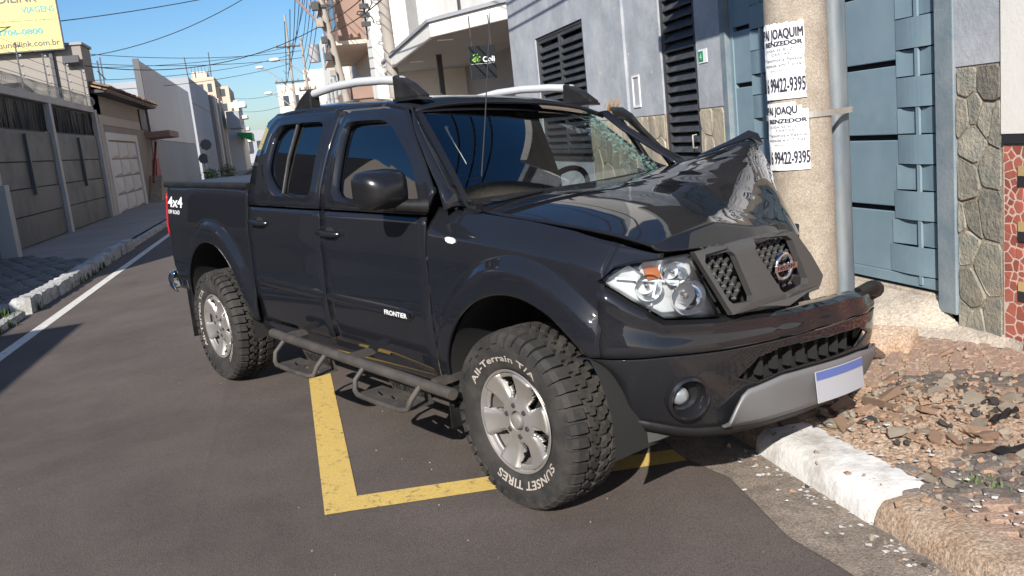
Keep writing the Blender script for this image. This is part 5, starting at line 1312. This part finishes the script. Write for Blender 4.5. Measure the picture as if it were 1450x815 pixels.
# side step with two hoop steps
ss_ = empty('side_step'); ss_.parent = TR
mb = MB(); mb.tube([(-2.10, .985, .495), (-2.05, .99, .497), (-1.2, .995, .485), (-.30, .99, .470)], .027, 14); TB(mb, 'tube', 'step_metal', ss_, fn=flat, smooth=50)
for x in (-1.95, -1.2, -.45): mb = MB(); mb.bar((x, .98, .49), (x, .62, .50), .05, .03); TB(mb, 'bracket', 'step_metal', ss_, fn=flat)
for x0 in (-1.93, -1.03):
    x1 = x0+.50; mb = MB(); y_ = 1.075; z_ = .365
    mb.tube([(x0, 1.0, .475), (x0+.0, 1.06, .42), (x0+.015, y_, z_+.01), (x0+.06, y_+.012, z_), (x0+.25, y_+.018, z_), (x1-.06, y_+.012, z_), (x1-.015, y_, z_+.01), (x1, 1.06, .42), (x1, 1.0, .475)], .0135, 10); TB(mb, 'hoop', 'step_metal', ss_, fn=flat, smooth=60)
    mb = MB(); L = [[(x0+.03, .93), (x1-.03, .93), (x1-.03, 1.075), (x0+.03, 1.075)]]
    for k in range(3): cx_ = x0+.13+k*.12; L.append([(cx_-.04, .985+.0*k), (cx_+.03, 1.0), (cx_+.045, 1.022), (cx_-.02, 1.005)])
    LL = [[Vector((a, b, 0)) for a, b in l] for l in L]; pts = [q for l in LL for q in l]; mb.add([(q.x, q.y, z_-.004) for q in pts], [tuple(t) for t in tessellate_polygon(LL)]); TB(mb, 'tread_plate', 'step_metal', ss_, fn=flat, solid=.006)
    mb = MB(); mb.grid([[(x, .93+(z-.36)*.35, z) for z in (.362, .455)] for x in (x0+.14, x1-.02)]); bp_ = TB(mb, 'riser_plate', 'step_metal', ss_, fn=flat, solid=.005)
    mb = MB(); put_text(mb, 'FRONTIER', lambda a, b: (x0+.165+a, .9335+.006+(b+.022)*.35, .385+b), .048, .28, bold=.02); TB(mb, 'cut_lettering', 'undercar', ss_, fn=flat, fix=False)
# mud flaps and arch liners
for x, z0, z1 in ((-.475, .245, .60), (-3.72, .225, .62)):
    mb = MB(); mb.grid([[(x+.0, y, z) for y in lin(.62, .895, 4)] for z in lin(z0, z1, 4)]); TB(mb, 'mud_flap', 'trim_black', fn=flat, solid=.008)
for (cx, cz, R) in (FA_, RA_):
    for s in (1, -1):
        if s < 0 and cx > -1: continue
        mb = MB(); mb.grid([[(cx+(R+.005)*cos(a), s*y, cz+(R+.005)*sin(a)) for y in (.45, .6, .75, .90)] for a in lin(-.12, pi+.12, 22)]); mb.grid([[(cx+q*cos(a), s*.45, cz+q*sin(a)) for q in (0.05, R+.005)] for a in lin(-.12, pi+.12, 22)]); TB(mb, 'arch_liner', 'undercar', fn=flat, smooth=60)
mb = MB(); mb.grid([[nose(y, lerp(zb_, lbz(y)+.01, t), -.055+.01*t) for t in lin(0, 1, 4)] for y, zb_ in ((.83, .375), (.79, .365), (.72, .382), (.64, .40), (.58, .405))]); TB(mb, 'air_deflector', 'deflector_grey', fn=flat, solid=.006)
# wheels
def tyre_pt(r_, ang, w): return (r_*cos(ang), w, r_*sin(ang))
def make_wheel(name, x, y, z, spin=0.0, text=True, sgn=1):
    e = empty(name); e.parent = TR; e.matrix_local = Matrix.Translation((x, -y, z)) @ Matrix.Rotation(spin, 4, 'Y')
    f = lambda v: Vector((v.x, -sgn*v.y, v.z))
    R = .385; n = 72
    prof = [(.215, -.105), (.235, -.122), (.29, -.134), (.345, -.128), (.362, -.112), (.364, 0), (.362, .112), (.345, .128), (.318, .133), (.285, .1345), (.25, .126), (.235, .120), (.228, .114), (.215, .105)]
    mb = MB(); mb.lathe([(a, b) for a, b in prof], n, lambda a, b, h: (a, h, b)); t = mb.build('tyre', 'rubber', e, smooth=60, xf=f)
    mb = MB(); K = 42; rr_ = random.Random(3)
    def blk(pl, r0__, r1__):
        """pl: list of (angle, width) corners"""
        k = len(pl); c_ = (sum(q[0] for q in pl)/k, sum(q[1] for q in pl)/k); top = [(lerp(c_[0], a, .90), lerp(c_[1], b, .90)) for a, b in pl]
        vs = [tyre_pt(r0__, a, b) for a, b in pl]+[tyre_pt(r1__, a, b) for a, b in top]
        mb.add(vs, [(i, (i+1) % k, k+(i+1) % k, k+i) for i in range(k)]+[tuple(range(k, 2*k))])
    da = 2*pi/K
    for i in range(K):
        a = i*da; o_ = da*.5
        for s in (1, -1):
            # shoulder lug that wraps on to the sidewall
            lug = [(a+.06*da, .062), (a+.80*da, .062+.006), (a+.86*da, .112), (a+.12*da, .112)]; lug = [(q, s*w_) for q, w_ in lug]
            b_ = 4; r1 = [R-.001, R-.001, R-.008, R-.008]; vs = [tyre_pt(.355, q, w_) for q, w_ in lug]+[tyre_pt(rq, q, w_) for (q, w_), rq in zip(lug, r1)]
            mb.add(vs, [(0, 1, 5, 4), (1, 2, 6, 5), (2, 3, 7, 6), (3, 0, 4, 7), (4, 5, 6, 7)])
            q0, q1 = a+.12*da, a+.86*da; lo = .322 if i % 2 else .338
            vs = [tyre_pt(R-.008, q0, s*.112), tyre_pt(R-.008, q1, s*.112), tyre_pt(.362, q1, s*.1345), tyre_pt(.362, q0, s*.1345), tyre_pt(lo, q1-.1*da, s*.139), tyre_pt(lo, q0+.1*da, s*.139),
                  tyre_pt(.355, q0, s*.10), tyre_pt(.355, q1, s*.10), tyre_pt(.352, q1, s*.120), tyre_pt(.352, q0, s*.120), tyre_pt(lo-.004, q1-.1*da, s*.128), tyre_pt(lo-.004, q0+.1*da, s*.128)]
            mb.add(vs, [(0, 1, 2, 3), (3, 2, 4, 5), (1, 7, 8, 2), (0, 3, 9, 6), (2, 8, 10, 4), (3, 5, 11, 9), (4, 10, 11, 5)])
            # interlocking centre blocks
            z_ = [(a+.0*da, .008), (a+.45*da, .004), (a+.62*da, .026), (a+.92*da, .030), (a+.88*da, .054), (a+.36*da, .056), (a+.28*da, .034), (a+.02*da, .030)]
            blk([(q+(o_ if s < 0 else 0), s*w_) for q, w_ in z_], .362, R)
    tag(mb.build('tread', 'rubber', e, fix=False, xf=f), kind='stuff')
    # rim: barrel, lip, six broad spokes with openings between them
    mb = MB(); mb.lathe([(.224, .118), (.221, .122), (.214, .119), (.208, .104), (.200, .08), (.196, -.10)], n, lambda a, b, h: (a, h, b)); mb.build('rim', 'alloy', e, smooth=40, xf=f)
    mb = MB(); rs_ = lin(.042, .210, 30); na = 288; rows = []
    for r_ in rs_:
        row = []
        for k in range(na):
            a = 2*pi*k/na; ph = ((a*6/(2*pi)) % 1); d = min(ph, 1-ph)*2       # 0 on the spoke axis, 1 between
            w_ = .096+.020*((r_-.045)/.165)**2-.010*sin(pi*(r_-.05)/.16)-.020*sstep(.40, .58, d)*sstep(.085, .13, r_)
            row.append((r_*cos(a), w_, r_*sin(a)))
        rows.append(row)
    def gap(i, k):
        r_ = (rs_[i]+rs_[i+1])/2; a = 2*pi*(k+.5)/na; ph = ((a*6/(2*pi)) % 1); d = min(ph, 1-ph)*2; return .096 < r_ < .190 and d > lerp(.80, .50, (r_-.096)/.094)
    mb.grid(rows, skip=gap, closed=True); mb.build('spokes', 'alloy', e, smooth=45, solid=.022, xf=f)
    mb = MB(); mb.lathe([(.0, .118), (.020, .1175), (.030, .113), (.036, .100), (.036, .08)], 28, lambda a, b, h: (a, h, b)); mb.build('hub_cap', 'alloy', e, smooth=40, xf=f)
    mb = MB()
    for k in range(6): a = 2*pi*(k+.5)/6; mb.lathe([(.0, .112), (.011, .110), (.013, .085)], 8, lambda u, v, h: (.066*cos(a)+u, h, .066*sin(a)+v))
    mb.build('wheel_nuts', 'steel_dark', e, smooth=40, xf=f)
    mb = MB(); mb.lathe([(0, .03), (.16, .03), (.165, .01), (.20, -.02)], 32, lambda a, b, h: (a, h, b)); mb.build('brake_disc', 'alloy_dark', e, xf=f)
    if text:
        mb = MB()
        def arc(s_, a_mid, r_base, h_, span, bold=.03):
            """lettering round the sidewall, tops outward"""
            vs, fs, w_ = text_tris(s_, bold, 1.05)
            def mp(x_, y_):
                rr2 = r_base+y_*h_; a = a_mid+span/2-(x_/w_)*span; wd = interp(rr2, [.235, .25, .285, .318, .345], [.120, .126, .1345, .133, .128]); return tyre_pt(rr2, a, wd+.0015)
            mb.add([mp(*q) for q in vs], fs)
        arc('All-Terrain T/A', pi*.50, .262, .028, 1.75); arc('SUNSET TIRES', -pi*.47, .252, .036, 1.55)
        mb.build('lettering', 'letter_white', e, fix=False, xf=f)
    return e
make_wheel('wheel', 0, .785, .385, spin=radians(-12))
make_wheel('wheel', -3.2, .785, .372, spin=radians(-78))
make_wheel('wheel', -3.2, -.785, .372, text=False, sgn=-1)
make_wheel('wheel', -.10, -.70, .41, text=False, sgn=-1)
# underbody, cabin floor, dark engine bay
mb = MB(); mb.box(-4.05, -.55, -.78, .60, .44, .50); mb.box(-4.1, .45, -.45, .45, .40, .56); mb.box(-.6, .50, -.44, .44, .56, .80); mb.box(-4.1, -2.52, -.70, .62, .5, 1.25); TB(mb, 'underbody', 'undercar', fn=flat)
mb = MB(); mb.box(-.62, -.52, -.74, .78, .5, 1.15); TB(mb, 'firewall', 'undercar', fn=flat)
for s in (.4, -.4): mb = MB(); mb.bar((-4.1, s, .47), (.5, s, .44), .09, .14); TB(mb, 'chassis_rail', 'undercar', fn=flat)
for x in (0, -3.2): mb = MB(); mb.tube([(x, -.66, .385), (x, .72, .385)], .05, 8); TB(mb, 'axle', 'undercar', fn=flat)
# cabin
mb = MB(); mb.grid([[(x, y, z) for x, z in ((-.50, 1.205), (-.70, 1.215), (-.80, 1.19), (-.84, 1.10), (-.80, .85))] for y in lin(.72, -.74, 9)]); TB(mb, 'dashboard', 'interior', fn=flat, smooth=50)
mb = MB(); cs = Vector((-1.0, -.36, 1.145)); ax = Vector((.42, 0, -.9)); a1 = Vector((0, 1, 0)); b1 = Vector((.9, 0, .42))
cs = Vector((-.98, -.36, 1.135)); b1 = Vector((.45, 0, .89))
mb.tube([cs+a1*.19*cos(a)+b1*.19*sin(a) for a in lin(0, 2*pi, 33)[:-1]], .016, 8, closed=True)
for a in (0, pi, -pi/2): mb.bar(cs, cs+a1*.18*cos(a)+b1*.18*sin(a), .05, .02)
mb.tube([cs, cs+Vector((.25, 0, -.12))], .04, 8); TB(mb, 'steering_wheel', 'interior', fn=flat, smooth=50)
for x, yc in ((-1.45, .36), (-1.45, -.38)):
    mb = MB(); mb.box(x-.0, x+.5, yc-.25, yc+.25, .68, .86); mb.box(x-.14, x+.02, yc-.24, yc+.24, .82, 1.38, M=Matrix.Translation((0, 0, 0))); mb.box(x-.12, x-.03, yc-.13, yc+.13, 1.40, 1.58); TB(mb, 'seat', 'interior', fn=flat, bevel=.03)
mb = MB(); mb.box(-2.3, -1.95, -.62, .62, .68, .88); mb.box(-2.42, -2.28, -.62, .62, .86, 1.36); TB(mb, 'rear_seat', 'interior', fn=flat, bevel=.03)
mb = MB(); mb.box(-2.46, -.60, -.74, .80, .52, .56); TB(mb, 'cabin_floor', 'interior', fn=flat)
mb = MB(); mb.grid([[(x, y, 1.70-.01*(y/.6)**2) for y in lin(.6, -.6, 7)] for x in lin(-.98, -2.42, 5)]); TB(mb, 'headliner', 'interior_pale', smooth=60)
mb = MB(); mb.box(-.955, -.935, -.13, .13, 1.585, 1.655); mb.bar((-.93, 0, 1.65), (-.90, 0, 1.70), .02); TB(mb, 'inner_mirror', 'trim_gloss', bevel=.01)
for s in (1, -1): mb = MB(); mb.bar((-1.55, s*.80, .6), (-1.55, s*.80, 1.25), .10, .08); mb.bar((-1.55, s*.79, 1.25), (-1.54, s*.64, 1.71), .10, .06); TB(mb, 'b_pillar', 'interior')
mb = MB(); mb.grid([[(-.66-.9*t, .80, z) for t in lin(0, 1, 4)] for z in (.55, 1.2)]); mb.grid([[(-1.57-.9*t, .80, z) for t in lin(0, 1, 4)] for z in (.55, 1.2)]); mb.grid([[(-1.57-.9*t, -.80, z) for t in lin(0, 1, 4)] for z in (.55, 1.2)]); TB(mb, 'door_trim', 'interior')
# left side: rear door closed, front door swung open
ld = empty('left_rear_door'); ld.parent = TR
side_panel('door_panel', PAINT, door_xs(-2.478, -1.565), rd_zb, door_z, 12, False, parent=ld); ring('door_frame', PAINT, RO, RI, False, ld, 'tint_glass')
od = empty('open_driver_door'); od.parent = TR; hinge = Vector((-.57, .86, 0))
ang = radians(38)
MO = Matrix.Translation(hinge) @ Matrix.Rotation(-ang, 4, 'Z') @ Matrix.Translation(-hinge); od.matrix_local = MO
side_panel('door_panel', PAINT, door_xs(-1.553, -.57), door_zb, door_z, 12, False, parent=od)
side_panel('door_lining', 'interior', door_xs(-1.52, -.60), lambda x: .56, lambda x: 1.20, 6, False, parent=od, dy=-.05)
o, g = ring('door_frame', 'trim_black', FO, FI, False, od, 'windscreen_glass'); bpy.data.objects.remove(g)
# what is left of the left fender, crushed behind the bumper
r = random.Random(17); mb = MB(); rows = []
for i in range(9):
    x = lerp(-.56, .30, i/8); rows.append([(x+r.uniform(-.03, .03), -lerp(.70, .84, j/5)+r.uniform(-.03, .03)*(i/8), lerp(1.17, .5, j/5)-(.18*i/8*(1-j/5))+r.uniform(-.03, .03)*(i/8)) for j in range(6)])
mb.grid(rows); TB(mb, 'crushed_fender', 'truck_paint_front', fn=flat, solid=.006, smooth=40)
mb = MB(); 
for k in range(14):
    x, y, z = r.uniform(-.4, .35), r.uniform(-.55, .5), r.uniform(.75, .98); s = r.uniform(.05, .13); mb.box(-s, s, -s*.8, s*.8, -s*.6, s*.6, M=Matrix.Translation((x, y, z)) @ Matrix.Rotation(r.uniform(0, 3), 4, 'Z') @ Matrix.Rotation(r.uniform(-.4, .4), 4, 'X'))
tag(TB(mb, 'engine_bay', 'undercar', fn=flat, bevel=.015), kind='stuff')

# ------------------------------------------------------------------ rubble round the pole and kerb
r = random.Random(77)
def heap(x, y):      # height of the earth heap over the pavement
    h = .042*math.exp(-((x-2.55)/.42)**2-((y-3.55)/.42)**2)+.03*math.exp(-((x-2.95)/.35)**2-((y-3.30)/.35)**2)+.05*math.exp(-((x-2.35)/.2)**2-((y-3.2)/.3)**2)
    return max(0, h-.012+.010*sin(x*17)*sin(y*14)*(h > .02))
mb = MB(); nx, ny = 44, 56
mb.grid([[(x, y, walk_z(x)-.012+heap(x, y)) for x in lin(KX+.16, 3.6, nx)] for y in lin(2.55, 4.7, ny)])
tag(mb.build('earth_heap', 'rubble_earth', smooth=180), 'loose reddish earth spilled over the pavement', kind='stuff')
def chunk_mesh(kind, k):
    r2 = random.Random(k*7+len(kind)); bm = bmesh.new()
    if kind == 'brick': bmesh.ops.create_cube(bm, size=1, matrix=Matrix.Diagonal((1.5, .85, .6, 1)))
    else: bmesh.ops.create_icosphere(bm, subdivisions=1, radius=.6)
    for v in bm.verts: v.co += Vector((r2.uniform(-.22, .22), r2.uniform(-.22, .22), r2.uniform(-.17, .17)))
    if kind == 'brick': bmesh.ops.bevel(bm, geom=bm.edges[:], offset=.06, segments=1, affect='EDGES')
    me = bpy.data.meshes.new(kind); bm.to_mesh(me); bm.free()
    me.materials.append(MATS[{'brick': 'brick_chunk', 'mortar': 'mortar_chunk', 'dark': 'dark_chunk'}[kind]]); return me
CM = {k: [chunk_mesh(k, i) for i in range(7)] for k in ('brick', 'mortar', 'dark')}
LBL = {'brick': ('broken_brick', 'broken reddish brick piece lying in the rubble by the kerb', 'brick'), 'mortar': ('mortar_lump', 'pale broken mortar lump lying in the rubble by the kerb', 'rubble'), 'dark': ('plastic_shard', 'black plastic shard lying in the rubble by the kerb', 'debris')}
GRP = {'brick': 'broken bricks in the rubble', 'mortar': 'mortar lumps in the rubble', 'dark': 'black shards in the rubble'}
def place(kind, x, y, s, z=None, fl=1.0):
    me = CM[kind][r.randrange(7)]; zz = walk_z(x)+heap(x, y) if z is None else z
    M = Matrix.Translation((x, y, zz+s*.10)) @ Matrix.Rotation(r.uniform(0, 6.3), 4, 'Z') @ Matrix.Rotation(r.uniform(-.5, .5), 4, 'X') @ Matrix.Rotation(r.uniform(-.4, .4), 4, 'Y') @ Matrix.Diagonal((s, s, s*fl, 1))
    return me, M
def rpos():
    while True:
        x, y = r.gauss(2.68, .34), r.gauss(3.42, .36)
        if KX+.24 < x < 3.5 and 2.62 < y < 4.6: return x, y
for i in range(120):
    k = r.choices(('brick', 'mortar', 'dark'), (6, 5, 1))[0]; x, y = rpos(); me, M = place(k, x, y, r.choice((.03, .035, .04, .05, .065, .085)) if k != 'dark' else r.uniform(.03, .07), None, .55 if k != 'dark' else .35)
    o = inst(me, LBL[k][0]); o.matrix_world = M; tag(o, LBL[k][1], LBL[k][2], GRP[k])
fine = {'brick': MB(), 'mortar': MB(), 'dark': MB()}
for i in range(850):
    k = r.choices(('brick', 'mortar', 'dark'), (5, 5, 1))[0]
    if i < 600: x, y = rpos()
    else: x, y = r.uniform(KX-.10, 3.7), r.uniform(2.0, 4.4)
    z = None if x > KX+.2 else (road_z(x)+.01 if x < KX else .075)
    me, M = place(k, x, y, r.uniform(.008, .026), z); fine[k].add([M @ v.co for v in me.vertices], [tuple(p.vertices) for p in me.polygons])
for k in fine: tag(fine[k].build({'brick': 'brick_crumbs', 'mortar': 'mortar_crumbs', 'dark': 'plastic_crumbs'}[k], {'brick': 'brick_chunk', 'mortar': 'mortar_chunk', 'dark': 'dark_chunk'}[k], fix=False), kind='stuff')
# white paint flakes fallen off the kerb
mb = MB()
for i in range(150):
    x = r.choice((KX-abs(r.gauss(0, .10)), KX+.22+abs(r.gauss(0, .15)))); y = r.uniform(2.2, 3.6); s = r.uniform(.004, .018); a = r.uniform(0, 6); z = (road_z(x)+.014 if x < KX else walk_z(x)+.012+heap(x, y))
    mb.add([(x+s*cos(a+q)*r.uniform(.5, 1.2), y+s*sin(a+q)*r.uniform(.5, 1.2), z+r.uniform(0, .004)) for q in (0, 1.6, 3.1, 4.7)], [(0, 1, 2, 3)])
tag(mb.build('paint_flakes', 'kerb_white', fix=False), kind='stuff')
mb = MB(); rg = random.Random(91)
for i in range(160):
    x, y = rg.uniform(-2.6, KX-.05), rg.uniform(1.6, 9); q = rg.uniform(.002, .006); a = rg.uniform(0, 6); z = road_z(x)
    mb.add([(x+q*cos(a+k), y+q*sin(a+k), z) for k in (0, 1.5, 3.2, 4.6)]+[(x, y, z+q)], [(0, 1, 4), (1, 2, 4), (2, 3, 4), (3, 0, 4)])
tag(mb.build('road_grit', 'road_speck', fix=False), kind='stuff')
# the two large pieces by the wall foot
def slab(name, label, cat, m, P, z0, h):
    mb = MB(); rr = random.Random(len(label)); n = len(P)
    cx = sum(p[0] for p in P)/n; cy = sum(p[1] for p in P)/n
    vs = [(x, y, z0) for x, y in P]+[(lerp(cx, x, .92)+rr.uniform(-.02, .02), lerp(cy, y, .92)+rr.uniform(-.02, .02), z0+h*rr.uniform(.65, 1.1)) for x, y in P]+[(cx, cy, z0+h*1.2)]
    mb.add(vs, [(i, (i+1) % n, n+(i+1) % n, n+i) for i in range(n)]+[(n+i, n+(i+1) % n, 2*n) for i in range(n)]); tag(mb.build(name, m, bevel=.006), label, cat)
slab('stone_slab', 'large tan broken stone lying at the wall foot by the gate', 'stone', 'kerb_brown', [(3.10, 4.42), (3.32, 4.30), (3.44, 4.36), (3.40, 4.55), (3.2, 4.62), (3.1, 4.55)], .07, .12)
mb = MB(); mb.grid([[(2.92+.07*i, 4.20+.03*i+.06*j, .10+.035*j+.02*sin(i)-.01*i) for j in range(5)] for i in range(5)]); tag(mb.build('bumper_fragment', 'truck_paint_front', solid=.012, sub=1), 'dark torn bumper piece lying beside the tan stone', 'car part')
mb = MB(); mb.grid([[(2.80+.05*i, 3.08+.02*i+.018*j, .115+.012*((i+j) % 2)) for j in range(3)] for i in range(5)]); tag(mb.build('trim_fragment', 'trim_black', solid=.01), 'thin black trim piece lying on the rubble', 'car part')
mb = MB(); mb.grid([[(2.62+.045*i, 2.86-.01*i+.025*j, .085+.010*(i % 2)) for j in range(3)] for i in range(5)]); tag(mb.build('trim_fragment', 'trim_black', solid=.01), 'flat grey black trim piece lying by the red setts', 'car part')
grass_tufts('pavement_weeds', [(2.36, 2.72, .06, 20), (2.42, 2.66, .06, 10)], .035, 9)

for _q in bpy.data.objects:
    if 'lettering' in _q.name or _q.name.startswith(('wheel_nuts', 'leaf_mark')): _q['kind'] = 'stuff'
